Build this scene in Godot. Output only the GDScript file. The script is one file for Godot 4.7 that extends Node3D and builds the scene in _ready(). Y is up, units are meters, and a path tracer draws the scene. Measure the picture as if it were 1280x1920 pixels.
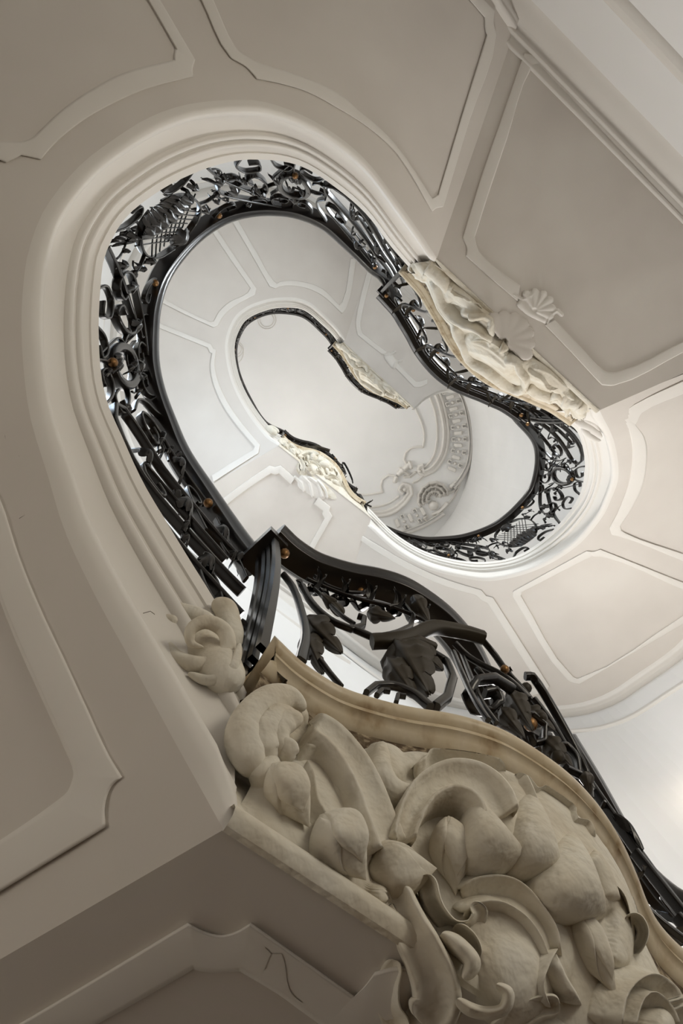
extends Node3D
# A palace staircase seen from the bottom of its open well, looking up.
# Plan coordinates (a, b) are metres around the camera, heights are metres above its lens (EYE above the floor).

const EYE := 1.5
const FOCAL := 1280.0          # pixels of a 1280 x 1920 frame
const UP := Vector3(-0.080626, -0.165855, 0.982849)   # the zenith in lens axes (right, down, forward)
const MID := Vector2(0.952, 0.27)                      # the stair is point-symmetric about this plan point
const DROP := 0.45             # from the edge of a stair down to its soffit
const LEVELS := [-2.25, 1.25, 4.8, 8.2, 11.5]          # landing edges
const CEILING := 14.9

var e1: Vector3
var e2: Vector3
var up: Vector3
var M := {}
var used := {}
var rng := RandomNumberGenerator.new()
var flights := {}
var outer: PackedVector2Array


func _ready() -> void:
	rng.seed = 7
	up = UP.normalized()
	e1 = (Vector3(1, 0, 0) - up.x * up).normalized()
	e2 = up.cross(e1)
	camera_and_light()
	materials()
	layout()
	shell()
	for k in [0, 1, 2, 3]:
		stair_flight(k)
	for k in [1, 2, 3, 4]:
		landing(k)
	consoles()
	ceiling_stucco()
	balustrades()
	string_ends()


func camera_and_light() -> void:
	var cam := Camera3D.new()
	cam.name = "camera"
	cam.fov = rad_to_deg(2.0 * atan(960.0 / FOCAL))
	cam.near = 0.05
	cam.far = 100.0
	var right := Vector3(e1.x, up.x, -e2.x)
	var down := Vector3(e1.y, up.y, -e2.y)
	var fwd := Vector3(e1.z, up.z, -e2.z)
	cam.transform = Transform3D(Basis(right, -down, -fwd), Vector3(0, EYE, 0))
	add_child(cam)
	cam.current = true
	var we := WorldEnvironment.new()
	we.name = "surroundings"
	var env := Environment.new()
	env.background_mode = Environment.BG_SKY
	var sky := Sky.new()
	var sm := ProceduralSkyMaterial.new()
	sm.sky_top_color = Color(0.62, 0.72, 0.86)
	sm.sky_horizon_color = Color(0.86, 0.89, 0.93)
	sm.ground_bottom_color = Color(0.4, 0.38, 0.35)
	sm.ground_horizon_color = Color(0.7, 0.7, 0.68)
	sky.sky_material = sm
	env.sky = sky
	env.tonemap_mode = Environment.TONE_MAPPER_LINEAR
	env.tonemap_exposure = 1.13
	env.sdfgi_enabled = true
	env.ssao_enabled = true
	env.ssil_enabled = true
	we.environment = env
	add_child(we)
	# daylight through the windows (built in shell()), each light just inside its panes: place, facing, size, energy, colour
	window_light("window_light", Vector2(-0.48, 1.87), 12.4, Vector2(0.64, -0.77), Vector2(0.85, 1.7), 7.49, Color(1.0, 0.99, 0.97))
	window_light("window_light", Vector2(2.38, -1.33), 13.0, Vector2(-0.64, 0.77), Vector2(0.85, 1.7), 1.20, Color(1.0, 0.98, 0.95))
	window_light("window_light", Vector2(-2.05, -0.6), 12.6, Vector2(1, 0.1), Vector2(0.85, 1.7), 2.58, Color(0.97, 0.985, 1.0))
	window_light("window_light", Vector2(-2.05, -0.6), 6.4, Vector2(1, 0.1), Vector2(0.85, 1.6), 4.20, Color(0.84, 0.92, 1.0))
	window_light("window_light", Vector2(-1.15, 1.32), 6.1, Vector2(0.64, -0.77), Vector2(0.85, 1.5), 1.30, Color(1.0, 0.97, 0.94))
	window_light("window_light", Vector2(1.42, 3.18), 3.8, Vector2(0.38, -0.92), Vector2(0.55, 1.4), 6.77, Color(1.0, 0.985, 0.97))
	window_light("window_light", Vector2(2.38, -1.33), 6.9, Vector2(-0.64, 0.77), Vector2(0.85, 1.3), 10.35, Color(0.96, 0.985, 1.0))
	window_light("window_light", Vector2(2.38, -1.33), 1.5, Vector2(-0.64, 0.77), Vector2(0.85, 1.2), 2.19, Color(1.0, 0.96, 0.88))
	window_light("window_light", Vector2(-2.05, -0.6), -0.1, Vector2(1, 0.1), Vector2(0.85, 1.4), 0.92, Color(1.0, 0.955, 0.89))


func window_light(called: String, at: Vector2, h: float, facing: Vector2, size: Vector2, energy: float, color: Color) -> void:
	var l := AreaLight3D.new()
	l.name = called
	l.area_size = size
	l.light_energy = energy
	l.light_color = color
	l.area_range = 40.0
	l.area_attenuation = 2.0
	l.shadow_enabled = true
	var pos := G(at, h)
	var f := Vector3(facing.x, 0.0, -facing.y).normalized()
	l.transform = Transform3D(Basis.looking_at(f, Vector3.UP), pos)
	add_child(l, true)


# ---------------------------------------------------------------- places

func G(p: Vector2, h: float) -> Vector3:
	return Vector3(p.x, EYE + h, -p.y)


# plan direction per metre of height along the sight line through a point of the frame
func Q(x: float, y: float) -> Vector2:
	var d := Vector3(x - 640.0, y - 960.0, FOCAL)
	return Vector2(d.dot(e1), d.dot(e2)) / d.dot(up)


func P(x: float, y: float, h: float) -> Vector3:
	return G(Q(x, y) * h, h)


func pixel(v: Vector3) -> Vector2:
	var c := v.x * e1 + (v.y - EYE) * up - v.z * e2
	return Vector2(640.0 + FOCAL * c.x / c.z, 960.0 + FOCAL * c.y / c.z)


func px(a: Array) -> PackedVector2Array:
	var r := PackedVector2Array()
	for i in range(0, a.size(), 2):
		r.append(Vector2(a[i], a[i + 1]))
	return r


func mirror(p: Vector2) -> Vector2:
	return 2.0 * MID - p


func mirrored(a: PackedVector2Array) -> PackedVector2Array:
	var r := PackedVector2Array()
	for p in a:
		r.append(mirror(p))
	return r


# where along a flight (0 lower landing, 1 upper landing) a plan point lies
func along(k: int, p: Vector2) -> float:
	var f: Dictionary = flights[k]
	var a := rad_to_deg((p - (f.c as Vector2)).angle())
	while a < f.a0 - 90.0:
		a += 360.0
	while a > f.a0 + 270.0:
		a -= 360.0
	return clampf((a - f.a0) / f.span, -0.2, 1.2)


func rise(k: int, t: float) -> float:
	return lerpf(LEVELS[k], LEVELS[k + 1], t)


# the point of a flight's helicoid (lowered by h) that shows at a point of the frame: (a, b, t)
func on_flight(k: int, x: float, y: float, h: float) -> Vector3:
	var q := Q(x, y)
	var z: float = (LEVELS[k] + LEVELS[k + 1]) / 2.0 - h
	var t := 0.5
	for i in 80:
		t = along(k, q * z)
		z = z * 0.7 + 0.3 * (rise(k, t) - h)
	return Vector3(q.x * z, q.y * z, t)


func flight_curve(k: int, pts: PackedVector2Array, h: float, also: Array = []) -> Dictionary:
	var rows := []
	for p in pts:
		var s := on_flight(k, p.x, p.y, h)
		rows.append([s.z, Vector2(s.x, s.y)])
	for p in also:
		rows.append([along(k, p), p])
	rows.sort_custom(func(a, b): return a[0] < b[0])
	var t := PackedFloat32Array()
	var c := PackedVector2Array()
	for r in rows:
		if t.size() and r[0] - t[-1] < 0.015:
			continue
		t.append(r[0])
		c.append(r[1])
	return {"t": t, "p": c}


func at(c: Dictionary, t: float) -> Vector2:
	var ts: PackedFloat32Array = c.t
	var ps: PackedVector2Array = c.p
	var n := ts.size()
	var i := clampi(ts.bsearch(t) - 1, 0, n - 2)
	var dt := ts[i + 1] - ts[i]
	var s := (t - ts[i]) / dt
	if s < 0.0 or s > 1.0:
		return ps[i].lerp(ps[i + 1], s)
	var m0 := (ps[i + 1] - ps[i - 1]) / (ts[i + 1] - ts[i - 1]) if i > 0 else (ps[i + 1] - ps[i]) / dt
	var m1 := (ps[i + 2] - ps[i]) / (ts[i + 2] - ts[i]) if i < n - 2 else (ps[i + 1] - ps[i]) / dt
	var s2 := s * s
	var s3 := s2 * s
	return ps[i] * (2 * s3 - 3 * s2 + 1) + m0 * dt * (s3 - 2 * s2 + s) + ps[i + 1] * (-2 * s3 + 3 * s2) + m1 * dt * (s3 - s2)


# a polyline made smooth except at sharp corners, with k steps for each of its pieces
func smooth(pts: PackedVector2Array, k: int, closed := false) -> PackedVector2Array:
	var n := pts.size()
	var r := PackedVector2Array()
	var last := n if closed else n - 1
	for i in last:
		var p0 := pts[i]
		var p1 := pts[(i + 1) % n]
		var d := p1 - p0
		var m0 := d
		var m1 := d
		if i > 0 or closed:
			var b := p0 - pts[(i - 1 + n) % n]
			if absf(b.angle_to(d)) < 0.55:
				m0 = (b.normalized() + d.normalized()).normalized() * d.length()
		if i < n - 2 or closed:
			var b := pts[(i + 2) % n] - p1
			if absf(d.angle_to(b)) < 0.55:
				m1 = (b.normalized() + d.normalized()).normalized() * d.length()
		for j in k:
			var s := float(j) / k
			var s2 := s * s
			var s3 := s2 * s
			r.append(p0 * (2 * s3 - 3 * s2 + 1) + m0 * (s3 - 2 * s2 + s) + p1 * (-2 * s3 + 3 * s2) + m1 * (s3 - s2))
	if not closed:
		r.append(pts[n - 1])
	return r


func even(pts: PackedVector2Array, n: int) -> PackedVector2Array:
	var len := PackedFloat32Array([0.0])
	for i in range(1, pts.size()):
		len.append(len[i - 1] + pts[i].distance_to(pts[i - 1]))
	var r := PackedVector2Array()
	var j := 0
	for i in n:
		var s := len[-1] * i / (n - 1)
		while j < pts.size() - 2 and len[j + 1] < s:
			j += 1
		r.append(pts[j].lerp(pts[j + 1], clampf((s - len[j]) / maxf(len[j + 1] - len[j], 1e-6), 0, 1)))
	return r


# ---------------------------------------------------------------- meshes

class Shape:
	var v := PackedVector3Array()
	var f := PackedInt32Array()

	func grid(rows: Array, round_u := false, round_v := false) -> void:
		var first := v.size()
		var n: int = (rows[0] as PackedVector3Array).size()
		var m := rows.size()
		for r: PackedVector3Array in rows:
			v.append_array(r)
		for i in (m if round_v else m - 1):
			var a := first + i * n
			var b := first + ((i + 1) % m) * n
			for j in (n if round_u else n - 1):
				var k := (j + 1) % n
				f.append(a + j)
				f.append(a + k)
				f.append(b + k)
				f.append(a + j)
				f.append(b + k)
				f.append(b + j)

	func fan(ring: PackedVector3Array, flip := false) -> void:
		var c := Vector3.ZERO
		for p in ring:
			c += p
		c /= ring.size()
		var first := v.size()
		v.append(c)
		v.append_array(ring)
		var n := ring.size()
		for j in n:
			var a := first + 1 + j
			var b := first + 1 + (j + 1) % n
			f.append(first)
			f.append(b if flip else a)
			f.append(a if flip else b)

	func polygon(flat: PackedVector2Array, where: Callable, flip := false) -> void:
		var tri := Geometry2D.triangulate_polygon(flat)
		var first := v.size()
		for p in flat:
			v.append(where.call(p))
		for i in range(0, tri.size(), 3):
			f.append(first + tri[i])
			f.append(first + tri[i + (2 if flip else 1)])
			f.append(first + tri[i + (1 if flip else 2)])

	func box(c: Vector3, x: Vector3, y: Vector3, z: Vector3) -> void:
		for s in [[x, y, z], [-x, y, -z], [y, z, x], [-y, z, -x], [z, x, y], [-z, x, -y]]:
			var o: Vector3 = c + s[2]
			grid([PackedVector3Array([o - s[0] - s[1], o + s[0] - s[1]]), PackedVector3Array([o - s[0] + s[1], o + s[0] + s[1]])])

	func mesh(m: Material) -> ArrayMesh:
		var n := PackedVector3Array()
		n.resize(v.size())
		for i in range(0, f.size(), 3):
			var a := f[i]
			var b := f[i + 1]
			var c := f[i + 2]
			var w := (v[c] - v[a]).cross(v[b] - v[a])
			n[a] += w
			n[b] += w
			n[c] += w
		for i in n.size():
			n[i] = n[i].normalized()
		var arr := []
		arr.resize(Mesh.ARRAY_MAX)
		arr[Mesh.ARRAY_VERTEX] = v
		arr[Mesh.ARRAY_NORMAL] = n
		arr[Mesh.ARRAY_INDEX] = f
		var am := ArrayMesh.new()
		am.add_surface_from_arrays(Mesh.PRIMITIVE_TRIANGLES, arr)
		am.surface_set_material(0, m)
		return am


func numbered(called: String) -> String:
	used[called] = used.get(called, -1) + 1
	return called if used[called] == 0 else "%s_%03d" % [called, used[called]]


func thing(called: String, label: String, category: String, where := Vector3.ZERO, group := "", kind := "") -> Node3D:
	var o := Node3D.new()
	o.name = numbered(called)
	o.position = where
	add_child(o)
	tag(o, label, category, group, kind)
	return o


func tag(o: Node3D, label: String, category: String, group := "", kind := "") -> void:
	o.set_meta("label", label)
	o.set_meta("category", category)
	if group:
		o.set_meta("group", group)
	if kind:
		o.set_meta("kind", kind)


# commits a shape given in world coordinates as one mesh under parent
func put(called: String, s: Shape, m: Material, parent: Node3D = self) -> MeshInstance3D:
	var o := MeshInstance3D.new()
	var off := Vector3.ZERO
	var p: Node = parent
	while p != self and p is Node3D:
		off += (p as Node3D).position
		p = p.get_parent()
	if off != Vector3.ZERO:
		for i in s.v.size():
			s.v[i] -= off
	o.mesh = s.mesh(m)
	if parent == self:
		o.name = numbered(called)
		add_child(o)
	else:
		o.name = called
		parent.add_child(o, true)
	return o


# a raised band between two matched outlines of the frame; where(point, drop) puts a frame point on the surface
func band(outer_px: PackedVector2Array, inner_px: PackedVector2Array, where: Callable, proud: float, steps := 4) -> Shape:
	var a := smooth(outer_px, steps)
	var b := smooth(inner_px, steps)
	var rows := [[], [], [], [], [], []]
	for i in a.size():
		var prof := [[0.0, 0.0], [0.0, 0.55], [0.09, 1.0], [0.88, 1.0], [0.97, 0.5], [1.0, 0.0]]
		for j in 6:
			var q := a[i].lerp(b[i], prof[j][0])
			rows[j].append(where.call(q, prof[j][1] * proud))
	var s := Shape.new()
	var packed := []
	for r in rows:
		packed.append(PackedVector3Array(r))
	s.grid(packed)
	return s


# ---------------------------------------------------------------- materials

func noise_tex(freq: float, seed: int, ramp: Gradient, octaves := 4, size := 512) -> NoiseTexture2D:
	var n := FastNoiseLite.new()
	n.seed = seed
	n.frequency = freq
	n.fractal_octaves = octaves
	var t := NoiseTexture2D.new()
	t.width = size
	t.height = size
	t.seamless = true
	t.noise = n
	t.color_ramp = ramp
	return t


func ramp(stops: Array) -> Gradient:
	var g := Gradient.new()
	var o := PackedFloat32Array()
	var c := PackedColorArray()
	for s in stops:
		o.append(s[0])
		c.append(s[1])
	g.offsets = o
	g.colors = c
	return g


func stuff(tex: Texture2D, scale: float, rough: float, bump: Texture2D = null, bump_cm := 0.0) -> StandardMaterial3D:
	var m := StandardMaterial3D.new()
	m.albedo_texture = tex
	m.uv1_triplanar = true
	m.uv1_world_triplanar = true
	m.uv1_scale = Vector3.ONE * scale
	m.roughness = rough
	m.metallic_specular = 0.3
	if bump:
		m.heightmap_enabled = true
		m.heightmap_texture = bump
		m.heightmap_scale = bump_cm
	return m


func materials() -> void:
	var bw := ramp([[0.0, Color.BLACK], [1.0, Color.WHITE]])
	var fine := noise_tex(0.02, 3, bw, 5)
	var plaster := noise_tex(0.006, 11, ramp([[0.0, Color(0.80, 0.775, 0.745)], [0.5, Color(0.835, 0.81, 0.78)], [1.0, Color(0.86, 0.84, 0.81)]]))
	M.plaster = stuff(plaster, 0.35, 0.85, fine, 0.12)
	M.trim = stuff(noise_tex(0.006, 12, ramp([[0.0, Color(0.86, 0.84, 0.81)], [1.0, Color(0.90, 0.885, 0.86)]])), 0.35, 0.8, fine, 0.1)
	M.wall = stuff(noise_tex(0.006, 14, ramp([[0.0, Color(0.885, 0.88, 0.87)], [1.0, Color(0.91, 0.905, 0.895)]])), 0.3, 0.85)
	M.stucco = stuff(noise_tex(0.01, 21, ramp([[0.0, Color(0.76, 0.71, 0.63)], [0.40, Color(0.85, 0.82, 0.755)], [0.7, Color(0.87, 0.85, 0.80)], [1.0, Color(0.885, 0.87, 0.835)]]), 5), 1.3, 0.8, noise_tex(0.05, 5, bw, 6), 0.45)
	M.marble = stuff(noise_tex(0.012, 31, ramp([[0.0, Color(0.46, 0.36, 0.25)], [0.2, Color(0.66, 0.57, 0.45)], [0.36, Color(0.79, 0.73, 0.62)], [0.75, Color(0.83, 0.78, 0.69)], [1.0, Color(0.72, 0.64, 0.53)]]), 6), 2.0, 0.32, noise_tex(0.03, 6, bw, 3), 0.06)
	M.crack = StandardMaterial3D.new()
	M.crack.albedo_color = Color(0.45, 0.41, 0.35)
	M.crack.roughness = 0.9
	M.stained = stuff(noise_tex(0.03, 33, ramp([[0.0, Color(0.22, 0.17, 0.12)], [0.5, Color(0.38, 0.32, 0.25)], [0.62, Color(0.66, 0.60, 0.50)], [1.0, Color(0.72, 0.66, 0.56)]]), 6), 2.5, 0.8, noise_tex(0.04, 8, bw, 5), 0.3)
	M.iron = StandardMaterial3D.new()
	M.iron.albedo_color = Color(0.115, 0.102, 0.09)
	M.iron.roughness = 0.27
	M.iron.metallic_specular = 0.5
	M.cast = StandardMaterial3D.new()
	M.cast.albedo_color = Color(0.22, 0.195, 0.155)
	M.cast.roughness = 0.5
	M.cast.metallic_specular = 0.35
	M.rail = StandardMaterial3D.new()
	M.rail.albedo_color = Color(0.095, 0.077, 0.064)
	M.rail.roughness = 0.28
	M.rail.clearcoat_enabled = true
	M.rail.clearcoat = 0.4
	M.rail.clearcoat_roughness = 0.15
	M.brass = StandardMaterial3D.new()
	M.brass.albedo_color = Color(0.52, 0.38, 0.22)
	M.brass.metallic = 0.6
	M.brass.roughness = 0.4
	M.floor = stuff(noise_tex(0.01, 41, ramp([[0.0, Color(0.34, 0.25, 0.15)], [1.0, Color(0.44, 0.34, 0.22)]])), 0.8, 0.4)
	M.frame = StandardMaterial3D.new()
	M.frame.albedo_color = Color(0.85, 0.84, 0.8)
	M.frame.roughness = 0.5
	M.glass = StandardMaterial3D.new()
	M.glass.albedo_color = Color(0.95, 0.97, 1.0, 0.12)
	M.glass.transparency = BaseMaterial3D.TRANSPARENCY_ALPHA
	M.glass.roughness = 0.02
	M.lamp = StandardMaterial3D.new()
	M.lamp.albedo_color = Color(1, 0.96, 0.9)
	M.lamp.emission_enabled = true
	M.lamp.emission = Color(1.0, 0.93, 0.82)
	M.lamp.emission_energy_multiplier = 2.0


# ---------------------------------------------------------------- layout of the stair

const EDGE_1 := [468, 1238, 397, 1116, 360, 1057, 316, 985, 266, 900, 225, 810, 203, 760, 190, 705, 185, 630, 186, 575, 192, 500, 200, 470, 230, 415, 267, 380, 330, 340, 415, 307, 480, 299, 560, 310, 620, 345, 685, 400, 735, 465]
const SOFFIT_1 := [417, 1552, 326, 1388, 241, 1231, 181, 1122, 121, 995, 90, 893, 57, 784, 44, 690, 40, 600, 45, 520, 55, 465, 85, 390, 150, 310, 215, 260, 280, 220, 350, 196, 440, 187, 500, 192, 575, 220, 640, 260, 690, 305, 740, 370, 790, 440, 817, 481]
const RAIL_1 := [479, 1035, 441, 985, 394, 916, 347, 844, 319, 779, 302, 730, 292, 680, 291, 630, 295, 580, 310, 530, 335, 490, 375, 447, 420, 417, 460, 404, 510, 400, 560, 407, 610, 430, 660, 475, 690, 505, 715, 525]
const EDGE_2 := [1080, 807, 1092, 839, 1096, 880, 1085, 930, 1050, 980, 1000, 1025, 950, 1048, 880, 1053, 800, 1035, 740, 1000, 690, 958]
const SOFFIT_2 := [1125, 772, 1152, 832, 1159, 895, 1145, 937, 1127, 972, 1080, 1025, 1005, 1069, 927, 1089, 880, 1086, 800, 1066, 740, 1032, 688, 985]
const RAIL_2 := [1003, 840, 995, 910, 960, 955, 920, 985, 870, 1003, 830, 1008, 790, 1008, 740, 995, 700, 972]
const RAIL_0 := [1040, 1345, 1097, 1440, 1150, 1535, 1195, 1610, 1280, 1675]
const EDGE_3 := [510, 805, 475, 760, 450, 710, 440, 660, 444, 630, 462, 600, 500, 582, 535, 577, 570, 582, 605, 610, 628, 634]
const RAIL_3 := [498, 792, 470, 750, 448, 700, 442, 660, 448, 632, 465, 606, 500, 589, 535, 587, 570, 595, 602, 622, 619, 641]


func layout() -> void:
	var c1 := Vector2(0.604, 0.16)
	var c2 := mirror(c1)
	flights = {0: {"c": c2, "a0": 330.6, "span": 138.0}, 1: {"c": c1, "a0": 150.6, "span": 138.0}, 2: {"c": c2, "a0": 338.0, "span": 130.6}, 3: {"c": c1, "a0": 150.6, "span": 138.0}}
	var low := [Vector2(-0.03, 0.47)]      # where a flight's edge meets its landings, in the plan of flights 1 and 3
	var high := [Vector2(0.905, -0.80)]
	flights[1].edge = flight_curve(1, px(EDGE_1), 0.0, low + high)
	flights[1].soffit = flight_curve(1, px(SOFFIT_1), DROP)
	flights[1].rail = flight_curve(1, px(RAIL_1), -1.1, low + high)
	flights[3].edge = flight_curve(3, px(EDGE_3), 0.0, low + high)
	flights[3].rail = flight_curve(3, px(RAIL_3), -1.1, low + high)
	flights[2].edge = flight_curve(2, px(EDGE_2), 0.0, [Vector2(2.04, 0.17), mirror(high[0])])
	flights[2].rail = flight_curve(2, px(RAIL_2), -1.1, [Vector2(2.05, 0.18), mirror(high[0])])
	flights[2].soffit = flight_curve(2, px(SOFFIT_2), DROP)
	var s3 := {"t": PackedFloat32Array(), "p": PackedVector2Array()}
	for i in 25:                            # the soffit of flight 3 lies a hand's breadth outside its edge
		var t := i / 24.0
		var d := (at(flights[3].edge, minf(t + 0.02, 1.0)) - at(flights[3].edge, maxf(t - 0.02, 0.0))).normalized()
		var p := at(flights[3].edge, t) + Vector2(-d.y, d.x) * -0.09
		s3.t.append(along(3, p))
		s3.p.append(p)
	flights[3].soffit = s3
	for key in ["edge", "soffit", "rail"]:  # flight 0 below stands where flight 2 does
		flights[0][key] = {"t": flights[1][key].t, "p": mirrored(flights[1][key].p)}
	flights[0].rail = flight_curve(0, px(RAIL_0), -1.1, mirrored(flights[1].rail.p.slice(0, 12)))
	var right_end := px([3.47, -0.53, 3.85, 0.0, 4.05, 0.7, 4.05, 1.6, 3.81, 2.41, 3.53, 2.82, 3.29, 3.11, 2.99, 3.29, 2.4, 3.42, 1.7, 3.4, 1.1, 3.15, 0.504, 2.79])
	var left_end := mirrored(right_end)
	outer = right_end.duplicate()
	outer.append_array(left_end)
	for k in 4:
		var o := {"t": PackedFloat32Array(), "p": PackedVector2Array()}
		for p in (right_end if k % 2 == 0 else left_end):
			o.t.append(along(k, p))
			o.p.append(p)
		flights[k].outer = o


# on the soffit of a flight
func soffit_point(k: int) -> Callable:
	return func(q: Vector2, drop: float) -> Vector3:
		var s := on_flight(k, q.x, q.y, DROP + drop)
		return G(Vector2(s.x, s.y), rise(k, s.z) - DROP - drop)


func flat_point(h: float) -> Callable:
	return func(q: Vector2, drop: float) -> Vector3: return P(q.x, q.y, h - drop)


# ---------------------------------------------------------------- room

func shell() -> void:
	# walls: straight runs between the plan's corners, with openings where windows are (run index: [sill, head])
	var ring := smooth(outer, 1, true)
	var fine := smooth(outer, 4, true)
	var n := ring.size()
	var holes := {11: [[5.3, 6.9, 0.643], [11.5, 13.3]], 23: [[0.85, 2.15], [6.2, 7.6], [12.1, 13.9]], 8: [[3.05, 4.55]], 14: [[-0.85, 0.65], [5.55, 7.25], [11.7, 13.5]]}
	var sides := ["east", "north", "west", "south"]
	var walls := {}
	for i in n:
		var side: String = "east" if i < 5 else "north" if i < 12 else "west" if i < 17 else "south"
		if not walls.has(side):
			walls[side] = Shape.new()
		if not holes.has(i):
			var s0: Shape = walls[side]
			for j in 4:
				var p := fine[i * 4 + j]
				var q := fine[(i * 4 + j + 1) % fine.size()]
				var e := (q - p).normalized()
				var o := Vector2(e.y, -e.x)
				if o.dot((p + q) / 2.0 - MID) < 0.0:
					o = -o
				var hp := (q - p) / 2.0
				s0.box(G((p + q) / 2.0 + o * 0.15, (CEILING + 0.2 - EYE) / 2.0), Vector3(hp.x, 0, -hp.y) * 1.02, Vector3(0, (CEILING + 0.2 + EYE) / 2.0, 0), Vector3(o.x, 0, -o.y) * 0.15)
			continue
		var a := ring[i]
		var b := ring[(i + 1) % n]
		var d := (b - a).normalized()
		var out := Vector2(d.y, -d.x)
		if out.dot((a + b) / 2.0 - MID) < 0.0:
			out = -out
		var s: Shape = walls[side]
		var mid := (a + b) / 2.0 + out * 0.15
		var half := (b - a) / 2.0
		var from := -EYE
		var spans := []
		for h in holes.get(i, []):
			spans.append([from, h[0], 1.0, 0.0])
			var w := minf(0.45 / half.length(), 0.95)
			var o: float = h[2] if h.size() > 2 else 0.0
			spans.append([h[0], h[1], (1.0 + o - w) / 2.0, (o - w - 1.0) / 2.0])
			spans.append([h[0], h[1], (1.0 - o - w) / 2.0, (1.0 + o + w) / 2.0])
			from = h[1]
		spans.append([from, CEILING + 0.2, 1.0, 0.0])
		for sp in spans:
			var c := G(mid + half * sp[3], (sp[0] + sp[1]) / 2.0)
			s.box(c, Vector3(half.x, 0, -half.y) * sp[2] * 1.004, Vector3(0, (sp[1] - sp[0]) / 2.0, 0), Vector3(out.x, 0, -out.y) * 0.15)
		for h in holes.get(i, []):
			window(mid + half * (h[2] if h.size() > 2 else 0.0), d, out, h[0], h[1])
	var told := {"east": "smooth white wall rounding the far end of the stairwell", "north": "white outer wall behind the balcony with shell shaped brackets", "west": "plain plaster wall closing the dim end of the stairwell", "south": "plaster wall with a frieze beyond the upper grey landing"}
	for side in walls:
		var w := put("wall_" + side, walls[side], M.wall)
		tag(w, told[side], "wall", "", "structure")
	var fl := Shape.new()
	fl.polygon(ring, func(p): return G(p + (p - MID).normalized() * 0.1, -EYE))
	fl.polygon(ring, func(p): return G(p + (p - MID).normalized() * 0.1, -EYE - 0.2))
	tag(put("floor", fl, M.floor), "stone floor of the hall under the stair", "floor", "", "structure")
	var ce := Shape.new()
	ce.polygon(ring, func(p): return G(p + (p - MID).normalized() * 0.1, CEILING))
	ce.polygon(ring, func(p): return G(p + (p - MID).normalized() * 0.1, CEILING + 0.2))
	tag(put("ceiling", ce, M.wall), "plain white stucco ceiling at the very top of the stairwell", "ceiling", "", "structure")
	for p in [[Vector2(3.30, 3.0), 4.72]]:
		sconce(p[0], p[1])


func window(mid: Vector2, d: Vector2, out: Vector2, sill: float, head: float) -> void:
	var w := thing("window", "tall white framed window in the stairwell wall", "window", G(mid, sill), "stairwell windows", "structure")
	var x := Vector3(d.x, 0, -d.y)
	var z := Vector3(out.x, 0, -out.y)
	var h := head - sill
	var c := G(mid, sill)
	var s := Shape.new()
	for e in [-0.42, 0.0, 0.42]:
		s.box(c + x * e + Vector3(0, h / 2, 0), x * 0.03, Vector3(0, h / 2, 0), z * 0.03)
	for e in [0.03, h * 0.35, h * 0.68, h - 0.03]:
		s.box(c + Vector3(0, e, 0), x * 0.44, Vector3(0, 0.03, 0), z * 0.028)
	put("window_frame", s, M.frame, w)
	for i in 2:
		for j in 3:
			var g := Shape.new()
			g.box(c + x * (-0.21 + 0.42 * i) + Vector3(0, h * (0.17 + 0.33 * j), 0), x * 0.2, Vector3(0, h * 0.16, 0), z * 0.003)
			put("pane", g, M.glass, w)


func sconce(p: Vector2, h: float) -> void:
	var t := thing("wall_lamp", "glowing round lamp on the white wall at the right edge", "lamp", G(p, h))
	var inward := (MID - p).normalized()
	var s := Shape.new()
	s.box(G(p - inward * 0.08, h), Vector3(inward.x, 0, -inward.y) * 0.1, Vector3(0, 0.02, 0), Vector3(inward.y, 0, inward.x) * 0.02)
	put("bracket", s, M.brass, t)
	var g := Shape.new()
	ball(g, G(p + inward * 0.05, h), 0.07)
	put("globe", g, M.lamp, t)
	var l := OmniLight3D.new()
	l.name = "lamp_light"
	l.light_energy = 0.05
	l.light_color = Color(1.0, 0.93, 0.84)
	l.light_size = 0.06
	l.omni_range = 30.0
	l.omni_attenuation = 2.0
	l.shadow_enabled = true
	l.position = Vector3(inward.x, 0, -inward.y) * 0.05
	t.add_child(l)


func ball(s: Shape, c: Vector3, r: float, n := 12) -> void:
	var rows := []
	for i in n / 2 + 1:
		var a := PI * i / (n / 2)
		var row := PackedVector3Array()
		for j in n:
			var b := TAU * j / n
			row.append(c + Vector3(sin(a) * cos(b), cos(a), sin(a) * sin(b)) * r)
		rows.append(row)
	s.grid(rows, true)


# ---------------------------------------------------------------- flights

const STRING_PROFILE := [[0.0, -0.02], [0.0, 0.0], [0.0, 0.0], [0.12, 0.0], [0.12, 0.0], [0.125, -0.006], [0.125, -0.006], [0.27, -0.010], [0.27, -0.010], [0.275, 0.008], [0.30, 0.015], [0.345, 0.012], [0.35, 0.0], [0.35, 0.0], [0.41, -0.003], [0.41, -0.003], [0.415, 0.010], [0.445, 0.015], [0.485, 0.010], [0.49, -0.005], [0.49, -0.005], [0.62, -0.012], [0.78, -0.004], [0.78, -0.004], [0.785, 0.007], [0.82, 0.009], [0.82, 0.009], [0.825, 0.014], [0.88, 0.030], [0.93, 0.032], [0.975, 0.020], [1.0, 0.0]]


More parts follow.
